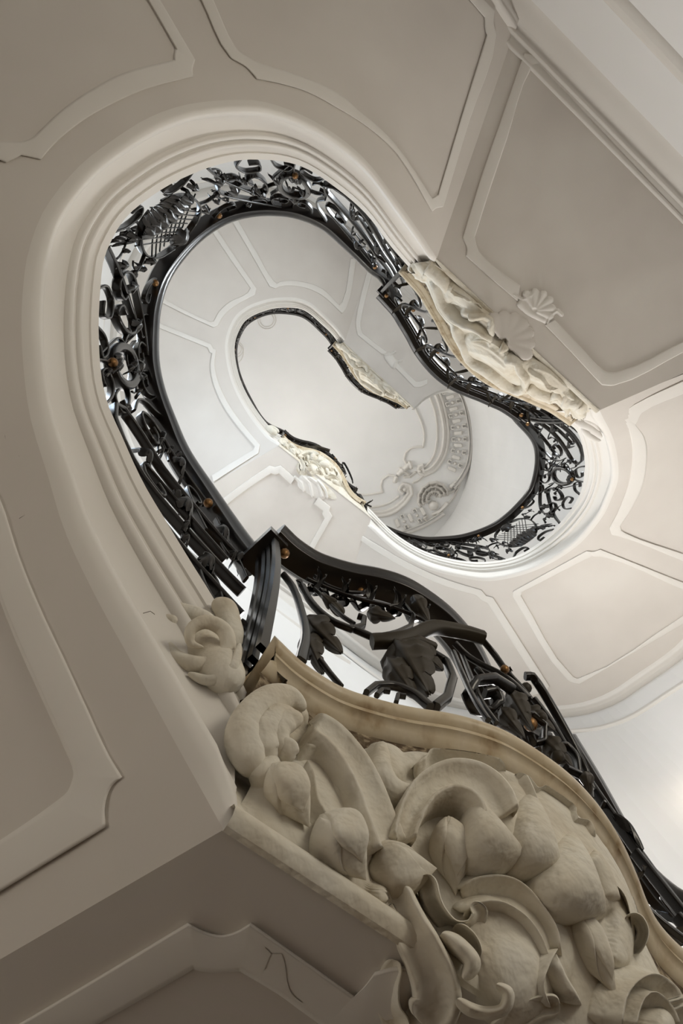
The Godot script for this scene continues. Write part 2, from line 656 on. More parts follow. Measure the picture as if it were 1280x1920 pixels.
func stair_flight(k: int) -> void:
	var f: Dictionary = flights[k]
	var told := ["lowest curved stair flight rising behind the near balcony", "big grey curved stair flight sweeping round the left of the well", "bright white curved stair flight rounding the right of the well", "upper pale stair flight curving round the top left of the well"]
	var t := thing("stair_flight", told[k], "stair flight", G(f.c, LEVELS[k]), "")
	var t0 := 0.3 if k == 0 else 0.0
	var n := 72
	# underside
	var rows := []
	for j in 9:
		var row := PackedVector3Array()
		for i in n + 1:
			var s := lerpf(t0, 1.0, float(i) / n)
			row.append(G(at(f.soffit, s).lerp(at(f.outer, s), j / 8.0), rise(k, s) - DROP))
		rows.append(row)
	var under := Shape.new()
	under.grid(rows)
	put("soffit", under, M.plaster, t)
	# string: the moulded edge towards the well
	rows = []
	for pr in STRING_PROFILE:
		var row := PackedVector3Array()
		for i in n + 1:
			var s := lerpf(t0 + (0.012 * (1.0 - smoothstep(0.3, 0.8, pr[0])) if k % 2 == 1 else 0.0), 1.0, float(i) / n)
			var e := at(f.edge, s)
			var o := at(f.soffit, s)
			var inward := (e - o).normalized()
			var back := 0.25 if pr[1] == -0.02 and pr[0] == 0.0 else 0.0
			var ends := minf(1.0, 0.3 + minf(s - t0, 1.0 - s) * 30.0)
			row.append(G(e.lerp(o, pr[0]) + inward * (pr[1] * 1.1 * ends - back), rise(k, s) - DROP * pr[0] - pr[1] * 0.6 * ends))
		rows.append(row)
	var string := Shape.new()
	string.grid(rows)
	put("string_moulding", string, M.trim, t)
	# steps on top
	var treads := 22
	for i in treads:
		var a := lerpf(t0, 1.0, float(i) / treads)
		var b := lerpf(t0, 1.0, float(i + 1) / treads)
		var z := rise(k, b) - 0.06
		var st := Shape.new()
		var bottom := []
		var top := []
		for s in [a, b]:
			var e := at(f.edge, s).lerp(at(f.outer, s), 0.16)
			var o := at(f.outer, s)
			bottom.append(G(e, rise(k, a) - 0.22))
			bottom.append(G(o, rise(k, a) - 0.22))
			top.append(G(e, z))
			top.append(G(o, z))
		st.grid([PackedVector3Array([top[0], top[1]]), PackedVector3Array([top[2], top[3]])])
		st.grid([PackedVector3Array([bottom[0], bottom[1]]), PackedVector3Array([top[0], top[1]])])
		st.grid([PackedVector3Array([bottom[0], bottom[2]]), PackedVector3Array([top[0], top[2]])])
		st.grid([PackedVector3Array([bottom[2], bottom[3]]), PackedVector3Array([top[2], top[3]])])
		st.grid([PackedVector3Array([bottom[0], bottom[1]]), PackedVector3Array([bottom[2], bottom[3]])])
		put("step", st, M.floor, t)
	# cornice along the outer wall, and a smaller moulding below it
	for low in [0.0, 0.32]:
		var prof := [[0.0, -0.01], [0.0, 0.02], [0.06, 0.03], [0.08, 0.05], [0.10, 0.03], [0.115, 0.045], [0.13, 0.02], [0.14, 0.0]] if low == 0.0 else [[0.0, -0.035], [0.012, -0.03], [0.022, -0.012], [0.012, 0.0], [0.03, 0.012], [0.02, 0.03], [0.0, 0.035]]
		rows = []
		for pr in prof:
			var row := PackedVector3Array()
			for i in n + 1:
				var s := lerpf(t0, 1.0, float(i) / n)
				var o := at(f.outer, s)
				var inward := (at(f.soffit, s) - o).normalized()
				row.append(G(o + inward * pr[0], rise(k, s) - DROP - pr[1] - low))
			rows.append(row)
		var c := Shape.new()
		c.grid(rows)
		put("cornice" if low == 0.0 else "frieze_moulding", c, M.trim, t)
	if k == 1:
		for c in [[6, 800, 12, 832, 28, 842, 36, 856], [38, 948, 46, 966, 36, 972], [0, 1130, 16, 1120, 38, 1112], [92, 1330, 120, 1306, 172, 1334], [268, 1150, 282, 1146, 290, 1152]]:
			put("plaster_crack", roll(c, [[-0.6, -0.0005], [0.0, 0.0010], [0.6, -0.0005]], soffit_point(1)), M.crack, t)
	for pair in flight_panels(k):
		put("panel_moulding", band(px(pair[0]), px(pair[1]), soffit_point(k), pair[2]), M.trim, t)


func flight_panels(k: int) -> Array:
	if k == 1:
		return [
			[[-70, 800, -40, 860, 0, 935, 36, 1044, 78, 1146, 121, 1237, 163, 1328, 205, 1418, 229, 1457, 209, 1475, 197, 1510, 198, 1551, 0, 1672, -60, 1708],
			[-150, 940, -60, 1005, 0, 1128, 14, 1165, 34, 1214, 62, 1277, 88, 1334, 118, 1400, 137, 1450, 134, 1466, 126, 1484, 100, 1506, 0, 1575, -60, 1612], 0.016],
			[[-60, 330, -20, 310, 0, 300, 12, 305, 40, 291, 77, 299, 100, 272, 150, 230, 210, 195, 280, 165, 362, 144, 361, 130, 366, 112, 300, 0, 270, -50],
			[-60, 300, -20, 275, 0, 265, 20, 265, 42, 265, 62, 257, 82, 238, 118, 205, 168, 170, 228, 138, 326, 112, 326, 102, 329, 90, 277, 0, 250, -45], 0.014],
			[[350, -50, 377, 0, 432, 108, 445, 116, 460, 125, 472, 137, 481, 148, 525, 157, 575, 172, 640, 207, 670, 225, 710, 255, 745, 290, 810, 397, 817, 391, 831, 388, 880, 226, 930, 65, 925, 42, 928, 20, 907, 0, 880, -25],
			[375, -50, 400, 0, 440, 86, 450, 97, 468, 108, 482, 115, 492, 119, 548, 137, 600, 157, 645, 182, 672, 206, 708, 236, 745, 275, 810, 371, 814, 369, 821, 364, 866, 214, 912, 66, 909, 56, 908, 33, 880, 0, 860, -22], 0.014],
		]
	if k == 2:
		return [
			[[1340, 685, 1280, 714, 1190, 757, 1178, 765, 1176, 774, 1165, 783, 1180, 812, 1185, 855, 1178, 905, 1160, 955, 1142, 990, 1147, 1003, 1165, 1007, 1280, 1052, 1340, 1075],
			[1340, 712, 1280, 740, 1208, 774, 1202, 781, 1198, 789, 1193, 798, 1208, 820, 1213, 855, 1205, 910, 1186, 950, 1163, 986, 1165, 994, 1172, 999, 1280, 1038, 1340, 1060], 0.02],
			[[1340, 1115, 1280, 1092, 1125, 1030, 1113, 1034, 1099, 1033, 961, 1109, 961, 1119, 1064, 1275, 1075, 1281, 1086, 1283, 1280, 1170, 1340, 1135],
			[1340, 1130, 1280, 1106, 1127, 1044, 1119, 1044, 1110, 1043, 979, 1110, 977, 1117, 1074, 1268, 1080, 1271, 1085, 1271, 1280, 1154, 1340, 1118], 0.02],
			[[620, 1050, 642, 998, 655, 990, 705, 1020, 760, 1052, 820, 1080, 870, 1097, 902, 1106, 911, 1117, 924, 1120, 1030, 1287, 1024, 1297, 900, 1330],
			[632, 1054, 652, 1005, 661, 1003, 705, 1034, 760, 1066, 820, 1094, 868, 1110, 892, 1117, 902, 1126, 913, 1131, 1014, 1290, 1008, 1288, 900, 1318], 0.02],
		]
	if k == 3:
		return [
			[[432, 410, 470, 475, 505, 537, 516, 541, 526, 537, 565, 538, 602, 553, 641, 588, 648, 580, 668, 485],
			[445, 410, 481, 473, 513, 526, 519, 531, 528, 527, 567, 528, 604, 541, 636, 572, 641, 566, 657, 485], 0.022],
			[[405, 428, 445, 488, 481, 541, 478, 553, 440, 574, 420, 591, 408, 611, 400, 614, 350, 591, 300, 566],
			[394, 430, 434, 490, 469, 540, 463, 549, 430, 566, 411, 583, 400, 602, 393, 603, 347, 582, 300, 556], 0.022],
			[[290, 602, 395, 645, 400, 654, 405, 656, 402, 685, 411, 722, 431, 762, 460, 802, 487, 834, 484, 850, 440, 878, 400, 904],
			[290, 612, 389, 652, 393, 661, 397, 663, 394, 688, 402, 727, 422, 768, 451, 807, 477, 837, 474, 843, 436, 866, 397, 891], 0.022],
		]
	return []


# ---------------------------------------------------------------- landings

const FOLD_LOW := [Vector2(0.93, -0.85), Vector2(1.40, -2.25)]     # of landings 2 and 4: towards the flight that arrives
const FOLD_HIGH := [Vector2(2.04, 0.086), Vector2(3.47, -0.53)]     # towards the flight that leaves


func landing(k: int) -> void:
	var told := ["", "dark brown landing soffit at the bottom of the picture", "grey landing soffit with panel at the upper right", "pinkish white landing soffit behind the dark newel", "small upper landing soffit above the grey stair balustrade"]
	var h: float = LEVELS[k]
	var poly := PackedVector2Array([FOLD_LOW[0], FOLD_LOW[1], FOLD_HIGH[1], FOLD_HIGH[0]])
	var cam_side := k % 2 == 1
	var edge := PackedVector2Array()
	if k == 4:
		poly = PackedVector2Array([FOLD_LOW[0], FOLD_LOW[1], FOLD_HIGH[1], Vector2(2.84, -0.14), Vector2(2.64, -0.13), Vector2(2.45, -0.09), Vector2(2.25, 0.01), Vector2(2.07, 0.17)])
	if cam_side:
		poly = mirrored(poly)
		poly[2] = Vector2(-1.395, 1.31)
		poly[3] = Vector2(-0.085, 0.55)
		poly[2] += Vector2(-0.003, -0.005)      # the soffits lap over at the fold
		poly[3] += Vector2(-0.003, -0.005)
	var t := thing("landing", told[k], "landing", G(poly[0], h))
	var s := Shape.new()
	s.polygon(poly, func(p): return G(p, h - DROP))
	put("soffit", s, M.plaster, t)
	var top := Shape.new()
	top.polygon(poly, func(p): return G(p, h - 0.06))
	put("paving", top, M.floor, t)
	# the torus and fillet along the edge under the console
	var a: Vector2 = poly[0]
	var b: Vector2 = poly[3] if k != 4 else poly[7]
	var ext := (b - a).normalized()
	var inward := Vector2(ext.y, -ext.x)
	if inward.dot(MID - a) < 0.0:
		inward = -inward
	var rows := []
	for pr in [[0.0, 0.0], [0.004, 0.001], [0.008, 0.002], [0.008, 0.002], [0.020, 0.010], [0.024, 0.022], [0.020, 0.034], [0.010, 0.040], [0.010, 0.040], [0.006, 0.046], [0.004, 0.062], [-0.05, 0.32]]:
		var row := PackedVector3Array()
		for i in 25:
			row.append(G(a.lerp(b, i / 24.0) + inward * (pr[0] * minf(1.0, 0.25 + i * 0.4) + 0.002), h - DROP + pr[1] - 0.004))
		rows.append(row)
	var tor := Shape.new()
	tor.grid(rows)
	put("edge_moulding", tor, M.stucco, t)
	# cornice on the outer wall
	var wa: Vector2 = poly[1]
	var wb: Vector2 = poly[2]
	var d := (wb - wa).normalized()
	var win := Vector2(d.y, -d.x)
	if win.dot(MID - wa) < 0.0:
		win = -win
	for low in [0.0, 0.62]:
		rows = []
		for pr in ([[0.2, -0.01], [0.2, 0.014], [0.185, 0.016], [0.17, 0.006], [0.14, 0.006], [0.14, 0.03], [0.125, 0.034], [0.10, 0.02], [0.075, 0.05], [0.05, 0.085], [0.02, 0.10], [0.0, 0.13]] if low == 0.0 else [[0.0, -0.06], [0.02, -0.05], [0.03, -0.02], [0.015, 0.0], [0.04, 0.03], [0.0, 0.05]]):
			var row := PackedVector3Array()
			for i in 9:
				row.append(G(wa.lerp(wb, lerpf(-0.08, 1.08, i / 8.0)) + win * pr[0], h - DROP - pr[1] - low))
			rows.append(row)
		var c := Shape.new()
		c.grid(rows)
		put("cornice" if low == 0.0 else "frieze_moulding", c, M.trim, t)
	if k == 1:
		for c in [[496, 1818, 508, 1788, 528, 1788, 534, 1808, 538, 1840], [508, 1788, 496, 1776], [538, 1840, 546, 1862, 566, 1880]]:
			put("plaster_crack", roll(c, [[-0.7, -0.0005], [0.0, 0.0130], [0.7, -0.0005]], flat_point(h - DROP)), M.crack, t)
	for pair in landing_panels(k):
		put("panel_moulding", band(px(pair[0]), px(pair[1]), flat_point(h - DROP), pair[2]), M.trim, t)
	if k == 4:
		var rim := PackedVector2Array(poly.slice(2, 8))
		rim = smooth(rim, 4)
		rows = []
		for pr in [[0.0, 0.0], [0.0, 0.05], [0.03, 0.06], [0.03, 0.16], [0.06, 0.2], [0.06, 0.42]]:
			var row := PackedVector3Array()
			for i in rim.size():
				var e := rim[mini(i + 1, rim.size() - 1)] - rim[maxi(i - 1, 0)]
				row.append(G(rim[i] + Vector2(-e.y, e.x).normalized() * -pr[0], h - DROP + pr[1]))
			rows.append(row)
		var fascia := Shape.new()
		fascia.grid(rows)
		put("curved_edge", fascia, M.trim, t)


func landing_panels(k: int) -> Array:
	if k == 1:
		return [[[-60, 1975, 35, 1920, 195, 1825, 352, 1730, 380, 1745, 415, 1753, 443, 1746, 470, 1730, 567, 1799, 664, 1868, 682, 1850, 703, 1822, 738, 1813, 775, 1813, 790, 1814, 800, 1816],
			[80, 1975, 183, 1920, 272, 1870, 362, 1818, 380, 1822, 408, 1824, 430, 1823, 450, 1822, 520, 1864, 598, 1920, 640, 1945, 670, 1945, 710, 1930, 750, 1920, 770, 1920, 780, 1920], 0.012]]
	if k == 2:
		return [
			[[1350, 442, 1280, 372, 1140, 227, 1011, 93, 1004, 99, 995, 101, 982, 99, 940, 220, 900, 337, 867, 445, 875, 465, 873, 480, 920, 522, 970, 565],
			[1350, 480, 1280, 408, 1140, 260, 1010, 120, 1006, 121, 1000, 123, 997, 126, 950, 262, 915, 366, 890, 445, 895, 465, 898, 472, 930, 503, 975, 535], 0.014],
			[[1022, 610, 1070, 660, 1120, 714, 1128, 722, 1150, 723, 1280, 661, 1350, 628],
			[1040, 600, 1090, 652, 1131, 694, 1138, 697, 1156, 697, 1280, 640, 1350, 608], 0.014],
		]
	if k == 3:
		return [
			[[405, 945, 455, 907, 505, 873, 515, 876, 526, 873, 553, 896], [415, 955, 462, 919, 508, 888, 516, 890, 523, 888, 545, 908], 0.02],
			[[597, 932, 619, 950, 617, 958, 623, 968, 603, 1004, 580, 1045], [588, 945, 605, 958, 604, 964, 608, 972, 589, 1006, 566, 1045], 0.02],
		]
	return [[[690, 500, 667, 600, 667, 612, 670, 628, 697, 650, 720, 667], [700, 505, 677, 600, 676, 612, 679, 624, 703, 643, 726, 660], 0.02],
		[[738, 687, 757, 706, 776, 726, 787, 726, 801, 720], [747, 682, 763, 699, 780, 715, 786, 715, 801, 710], 0.02]]


# ---------------------------------------------------------------- stucco relief

# A feature is [kind, frame points, half width at its start and end in frame pixels, height at its start and end in metres].
# dome: rounded, ribbon: a band with raised rims, ridge: a narrow crest.
func relief(features: Array, where: PackedVector2Array, into: PackedFloat32Array, gain := 1.0) -> void:
	into.fill(0.0)
	for ft in features:
		var pts := smooth(px(ft[1]), 3) if ft[1].size() > 2 else px([ft[1][0], ft[1][1], ft[1][0] + 0.5, ft[1][1]])
		var w0: float = ft[2]
		var w1: float = ft[3]
		var h0: float = ft[4]
		var h1: float = ft[5]
		var wm := maxf(w0, w1)
		var lo := pts[0]
		var hi := pts[0]
		for p in pts:
			lo = lo.min(p)
			hi = hi.max(p)
		lo -= Vector2(wm, wm)
		hi += Vector2(wm, wm)
		var n := pts.size() - 1
		var kind: String = ft[0]
		for i in where.size():
			var q := where[i]
			if q.x < lo.x or q.y < lo.y or q.x > hi.x or q.y > hi.y:
				continue
			var best := 1e9
			var s := 0.0
			for j in n:
				var a := pts[j]
				var d := pts[j + 1] - a
				var u := clampf((q - a).dot(d) / maxf(d.length_squared(), 1e-9), 0.0, 1.0)
				var e := q.distance_squared_to(a + d * u)
				if e < best:
					best = e
					s = (j + u) / n
			var x := sqrt(best) / lerpf(w0, w1, s)
			if x >= 1.0:
				continue
			var h := lerpf(h0, h1, s) * gain
			var val := 0.0
			if kind == "dome":
				val = h * sqrt(1.0 - x * x)
			elif kind == "ribbon":
				val = h * sqrt(sqrt(1.0 - x * x)) * (0.62 + 0.38 * smoothstep(0.15, 0.7, x))
			else:
				val = h * (1.0 - x) * (1.0 - x * 0.3)
				into[i] = into[i] + val * 0.5
			var k := 0.005
			var g := clampf(0.5 + 0.5 * (val - into[i]) / k, 0.0, 1.0)
			into[i] = lerpf(into[i], val, g) + k * g * (1.0 - g)


# a body of nu x nv points, displaced along its normals by features that are laid out where they show in the frame
func sculpt(base: Array, features: Array, gain := 1.0, passes := 3) -> Shape:
	var m := base.size()
	var n: int = (base[0] as PackedVector3Array).size()
	var p := PackedVector3Array()
	var nm := PackedVector3Array()
	for i in m:
		for j in n:
			var r: PackedVector3Array = base[i]
			p.append(r[j])
			var du: Vector3 = r[mini(j + 1, n - 1)] - r[maxi(j - 1, 0)]
			var dv: Vector3 = base[mini(i + 1, m - 1)][j] - base[maxi(i - 1, 0)][j]
			var w := du.cross(dv).normalized()
			if w.dot(Vector3(0, EYE, 0) - r[j]) < 0.0:
				w = -w
			nm.append(w)
	var h := PackedFloat32Array()
	h.resize(p.size())
	var uv := PackedVector2Array()
	uv.resize(p.size())
	for pass_i in passes:
		for i in p.size():
			uv[i] = pixel(p[i] + nm[i] * h[i])
		var old := h.duplicate()
		relief(features, uv, h, gain)
		if pass_i > 0:
			for i in h.size():
				h[i] = (h[i] + old[i]) * 0.5
	for pass_i in 2:
		var old := h.duplicate()
		for i in range(1, m - 1):
			for j in range(1, n - 1):
				var c := i * n + j
				h[c] = old[c] * 0.5 + (old[c - 1] + old[c + 1] + old[c - n] + old[c + n]) * 0.125
	var s := Shape.new()
	var rows := []
	for i in m:
		var row := PackedVector3Array()
		for j in n:
			row.append(p[i * n + j] + nm[i * n + j] * h[i * n + j])
		rows.append(row)
	s.grid(rows)
	return s


# relief that lies on a flat or helicoidal ceiling: only where something rises from it
func applique(rect: Array, step: float, features: Array, where: Callable, gain := 1.0) -> Shape:
	var nx := int((rect[2] - rect[0]) / step) + 1
	var ny := int((rect[3] - rect[1]) / step) + 1
	var uv := PackedVector2Array()
	for i in ny:
		for j in nx:
			uv.append(Vector2(rect[0] + j * step, rect[1] + i * step))
	var h := PackedFloat32Array()
	h.resize(uv.size())
	relief(features, uv, h)
	var s := Shape.new()
	var id := {}
	for i in ny - 1:
		for j in nx - 1:
			var c := [i * nx + j, i * nx + j + 1, (i + 1) * nx + j + 1, (i + 1) * nx + j]
			if h[c[0]] + h[c[1]] + h[c[2]] + h[c[3]] <= 0.0:
				continue
			for q in c:
				if not id.has(q):
					id[q] = s.v.size()
					s.v.append(where.call(uv[q], h[q] * gain if h[q] > 0.0 else -0.006))
			for q in [0, 1, 2, 0, 2, 3]:
				s.f.append(id[c[q]])
	return s


# a moulding swept along a path of the frame over a surface: profile of [offset in pixels, drop in metres]
func roll(path: Array, profile: Array, where: Callable, closed := false, steps := 4) -> Shape:
	var c := smooth(px(path), steps, closed)
	var rows := []
	for pr in profile:
		var row := PackedVector3Array()
		for i in c.size():
			var d := c[(i + 1) % c.size() if closed else mini(i + 1, c.size() - 1)] - c[(i - 1 + c.size()) % c.size() if closed else maxi(i - 1, 0)]
			row.append(where.call(c[i] + Vector2(-d.y, d.x).normalized() * pr[0], pr[1]))
		rows.append(row)
	var s := Shape.new()
	s.grid(rows, closed)
	return s


# ---------------------------------------------------------------- consoles

const COPING := [-0.121, 0.60, -0.026, 0.450, 0.019, 0.497, 0.060, 0.529, 0.101, 0.555, 0.164, 0.580, 0.228, 0.599, 0.325, 0.620, 0.413, 0.652, 0.492, 0.702, 0.562, 0.758, 0.622, 0.824, 0.673, 0.900, 0.714, 0.983, 0.745, 1.055, 0.785, 1.122, 0.860, 1.198, 0.964, 1.262, 0.915, 1.335]

const COPING_B := [2.13, 0.10, 2.028, 0.203, 1.945, 0.148, 1.861, 0.098, 1.77, 0.06, 1.682, 0.022, 1.565, -0.022, 1.446, -0.071, 1.355, -0.125, 1.27, -0.192, 1.20, -0.262, 1.133, -0.344, 1.083, -0.42, 1.035, -0.505, 0.98, -0.59, 0.92, -0.681, 0.85, -0.757, 0.778, -0.83, 0.83, -0.90]


func coping_plan(k: int) -> PackedVector2Array:
	return smooth(px(COPING_B if k % 2 == 0 else COPING), 5)


func inset(c: PackedVector2Array, d: float) -> PackedVector2Array:
	var r := PackedVector2Array()
	for i in c.size():
		var a := (c[i] - c[maxi(i - 1, 0)]).normalized() if i > 0 else (c[1] - c[0]).normalized()
		var b := (c[mini(i + 1, c.size() - 1)] - c[i]).normalized() if i < c.size() - 1 else a
		var na := Vector2(a.y, -a.x)
		var nb := Vector2(b.y, -b.x)
		var nn := (na + nb).normalized()
		r.append(c[i] - nn * d / maxf(nn.dot(na), 0.45))
	return r


func console_base(k: int, nu: int, nv: int) -> Array:
	var h: float = LEVELS[k]
	var c := coping_plan(k)
	c = even(inset(c.slice(2, c.size() - 2), 0.055), nu)
	for pass_i in nu / 8:
		var e := c.duplicate()
		for i in range(1, nu - 1):
			e[i] = (c[i - 1] + c[i] * 2.0 + c[i + 1]) / 4.0
		c = e
	var a := FOLD_LOW[0] as Vector2
	var b := FOLD_HIGH[0] as Vector2
	if k % 2 == 1:
		a = Vector2(-0.085, 0.55)
		b = mirror(FOLD_LOW[0])
	else:
		a = FOLD_HIGH[0]
		b = FOLD_LOW[0]
	var rows := []
	for i in nv:
		var v := float(i) / (nv - 1)
		var row := PackedVector3Array()
		for j in nu:
			var u := float(j) / (nu - 1)
			var top := G(c[j], h - (0.112 if k % 2 == 1 else 0.09))
			var back := Vector2(0.57, -0.82) * (1.0 if k % 2 == 0 else -1.0)
			var deep := smoothstep(0.20, 0.27, u) * (1.0 - smoothstep(0.6, 0.78, u)) * (k % 2)
			var low := a.lerp(b, u) + back * 0.115 * deep
			var bot := G(low + (c[j] - low).normalized() * 0.004, h - DROP + lerpf(0.042, -0.012, deep))
			var mid := G(c[j].lerp(low, 0.28), h - 0.085 - 0.26 - 0.14 * sin(PI * u))
			row.append(top * (1 - v) * (1 - v) + mid * 2 * v * (1 - v) + bot * v * v)
		rows.append(row)
	return rows


func nearest(base: Array, q: Vector2) -> Array:
	var best := 1e12
	var r := []
	var m := base.size()
	for i in range(0, m, 3):
		var row: PackedVector3Array = base[i]
		for j in range(0, row.size(), 3):
			var e := pixel(row[j]).distance_squared_to(q)
			if e < best:
				best = e
				r = [i, j]
	var i: int = clampi(r[0], 3, m - 4)
	var row: PackedVector3Array = base[i]
	var j: int = clampi(r[1], 3, row.size() - 4)
	var du := row[j + 3] - row[j - 3]
	var dv: Vector3 = base[i + 3][j] - base[i - 3][j]
	var w := du.cross(dv).normalized()
	if w.dot(Vector3(0, EYE, 0) - row[j]) < 0.0:
		w = -w
	return [row[j], w]


# a plump flower bud with folded petals; q its centre in the frame, tip the frame direction it points to, sizes in pixels
func bud(base: Array, q: Vector2, tip: Vector2, half_len: float, half_wide: float, petals: int, twist: float, lift := 0.75) -> Shape:
	var at_n := nearest(base, q)
	var h := (at_n[0] as Vector3).y - EYE
	var scale := h * 0.00093
	var ax: Vector3 = P(q.x + tip.x, q.y + tip.y, h) - P(q.x, q.y, h)
	var n: Vector3 = (Vector3(0, EYE, 0) - at_n[0]).normalized().lerp(at_n[1], 0.4).normalized()
	ax = (ax - n * ax.dot(n)).normalized()
	var side := n.cross(ax)
	var want: Vector3 = at_n[0] + n * half_wide * scale * lift
	# slide it so that it shows at q
	want = P(q.x, q.y, want.y - EYE)
	var s := Shape.new()
	var body := func(v: float, a: float, swell: float) -> Vector3:
		var r := sin(PI * pow(v, 0.8)) * (1.0 - 0.25 * v)
		var rr := r * 0.93 * swell * (1.0 + 0.05 * sin(3.0 * a + 7.0 * v) + 0.04 * sin(5.0 * a - 4.0 * v))
		return want + ax * half_len * scale * (2.0 * v - 1.0) * (0.96 + 0.04 * swell) + (side * cos(a) + n * sin(a)) * rr * half_wide * scale
	var rows := []
	for i in 21:
		var row := PackedVector3Array()
		for j in 30:
			row.append(body.call(i / 20.0, TAU * j / 30.0, 1.0))
		rows.append(row)
	s.grid(rows, true)
	for k in petals:
		var a0 := TAU * k / petals + twist
		rows = []
		for i in 15:
			var v := i / 14.0
			var row := PackedVector3Array()
			for j in 17:
				var x := j / 8.0 - 1.0
				var half := 0.95 * sin(PI * (0.12 + 0.80 * pow(v, 0.8))) * PI / petals * 1.35
				var vv := 0.03 + 0.80 * v - 0.10 * x * x * v
				var rim := minf(1.0, (1.0 - absf(x)) * 5.0) * minf(1.0, (1.0 - v) * 7.0)
				var swell := 0.94 + (0.17 + 0.05 * (k % 2)) * sqrt(rim) + 0.05 * v * absf(x) * rim - 0.03 * sin(PI * v) * (1.0 - absf(x))
				row.append(body.call(vv, a0 + x * half + 0.5 * v, swell))
			rows.append(row)
		s.grid(rows)
	return s


# a modelled band through frame points that are given with their heights
func swag3(kind: String, pts: Array, w0: float, w1: float, h0: float, h1: float, ends := 0.10) -> Shape:
	var flat := PackedVector2Array()
	var hs := PackedFloat32Array()
	for i in range(0, pts.size(), 3):
		flat.append(Vector2(pts[i], pts[i + 1]))
		hs.append(pts[i + 2])
	var n := 22 + pts.size()
	var c := spline(flat, n)
	var prof: Array = SWAG[kind]
	var rows := []
	for pr in prof:
		rows.append(PackedVector3Array())
	for i in n:
		var s := lerpf(0.5 - 0.5 * cos(PI * i / (n - 1)), float(i) / (n - 1), 0.35)
		var e := minf(s, 1.0 - s) / ends
		var rim := sqrt(maxf(0.0, 1.0 - (1.0 - e) * (1.0 - e))) if e < 1.0 else 1.0
		var f := s * (hs.size() - 1)
		var k := mini(int(f), hs.size() - 2)
		var z := lerpf(hs[k], hs[k + 1], f - k)
		var h := lerpf(h0, h1, s) * lerpf(0.1, 1.0, rim)
		var d := (c[mini(i + 1, n - 1)] - c[maxi(i - 1, 0)]).normalized()
		var sd := Vector2(-d.y, d.x) * lerpf(w0, w1, s) * lerpf(0.2, 1.0, rim)
		var mid := P(c[i].x, c[i].y, z)
		var side := P(c[i].x + sd.x, c[i].y + sd.y, z) - mid
		var nn := (Vector3(0, EYE, 0) - mid).normalized()
		for j in prof.size():
			rows[j].append(mid + side * prof[j][0] + nn * h * (prof[j][1] - 1.0))
	var sh := Shape.new()
	sh.grid(rows)
	return sh


# a rounded roll through frame points that are given with their heights; half widths in frame pixels
func tube3(pts: Array, w0: float, w1: float, tips := 0.3) -> Shape:
	var flat := PackedVector2Array()
	var hs := PackedFloat32Array()
	for i in range(0, pts.size(), 3):
		flat.append(Vector2(pts[i], pts[i + 1]))
		hs.append(pts[i + 2])
	var n := 18 + pts.size()
	var c := spline(flat, n)
	var pos := PackedVector3Array()
	var rad := PackedFloat32Array()
	for i in n:
		var s := lerpf(0.5 - 0.5 * cos(PI * i / (n - 1)), float(i) / (n - 1), 0.35)
		var f := s * (hs.size() - 1)
		var k := mini(int(f), hs.size() - 2)
		var h := lerpf(hs[k], hs[k + 1], f - k)
		pos.append(P(c[i].x, c[i].y, h))
		var e := minf(s, 1.0 - s) / tips
		var rim := sqrt(maxf(0.0, 1.0 - (1.0 - e) * (1.0 - e))) if e < 1.0 else 1.0
		rad.append(lerpf(w0, w1, s) * maxf(rim, 0.0001) * h * 0.00095)
	var sh := Shape.new()
	var rows := []
	for i in n:
		var t := (pos[mini(i + 1, n - 1)] - pos[maxi(i - 1, 0)]).normalized()
		var nn := (Vector3(0, EYE, 0) - pos[i])
		nn = (nn - t * nn.dot(t)).normalized()
		var b := t.cross(nn)
		var row := PackedVector3Array()
		for j in 18:
			var a := TAU * j / 18.0
			row.append(pos[i] + (b * cos(a) + nn * sin(a) * 0.9) * rad[i] * (1.0 + 0.03 * sin(3.0 * a + i * 0.6)))
		rows.append(row)
	sh.grid(rows, true)
	return sh


# a modelled leaf between two frame points with heights; it turns its face to the well and downwards
func leaf3(x0: float, y0: float, h0: float, x1: float, y1: float, h1: float, wide: float, lobes := 4, curl := 0.03) -> Shape:
	var a := P(x0, y0, h0)
	var b := P(x1, y1, h1)
	var d := b - a
	var n := (Vector3(0, EYE, 0) - a).normalized()
	n = (n - d.normalized() * n.dot(d.normalized())).normalized()
	var sd := d.normalized().cross(n)
	var s := Shape.new()
	for face in 2:
		var rows := []
		for j in 13:
			var ac := j / 6.0 - 1.0
			var row := PackedVector3Array()
			for i in 33:
				var v := i / 32.0
				var ph := fposmod(lobes * v, 1.0)
				var lobe := 0.60 + 0.40 * pow(sin(PI * pow(ph, 0.55)), 0.7)
				var edge := (pow(sin(PI * pow(v, 0.62)), 0.8) * 0.95 + 0.10 * (1.0 - v)) * lerpf(1.0, lobe, absf(ac) * absf(ac))
				var lift := curl * sin(PI * v) + 0.10 * wide * (1.0 - absf(ac) * 2.0) - 0.22 * wide * ac * ac * edge + 0.06 * wide * cos(TAU * ph) * absf(ac) + 0.03 * wide * cos(9.0 * ac)
				if face == 1:
					lift -= 0.10 * wide * (1.0 - ac * ac)
				row.append(a + d * (v - 0.07 * absf(ac) * (1.0 - ph)) + sd * ac * wide * 0.5 * edge + n * lift)
			rows.append(row)
		s.grid(rows)
	return s


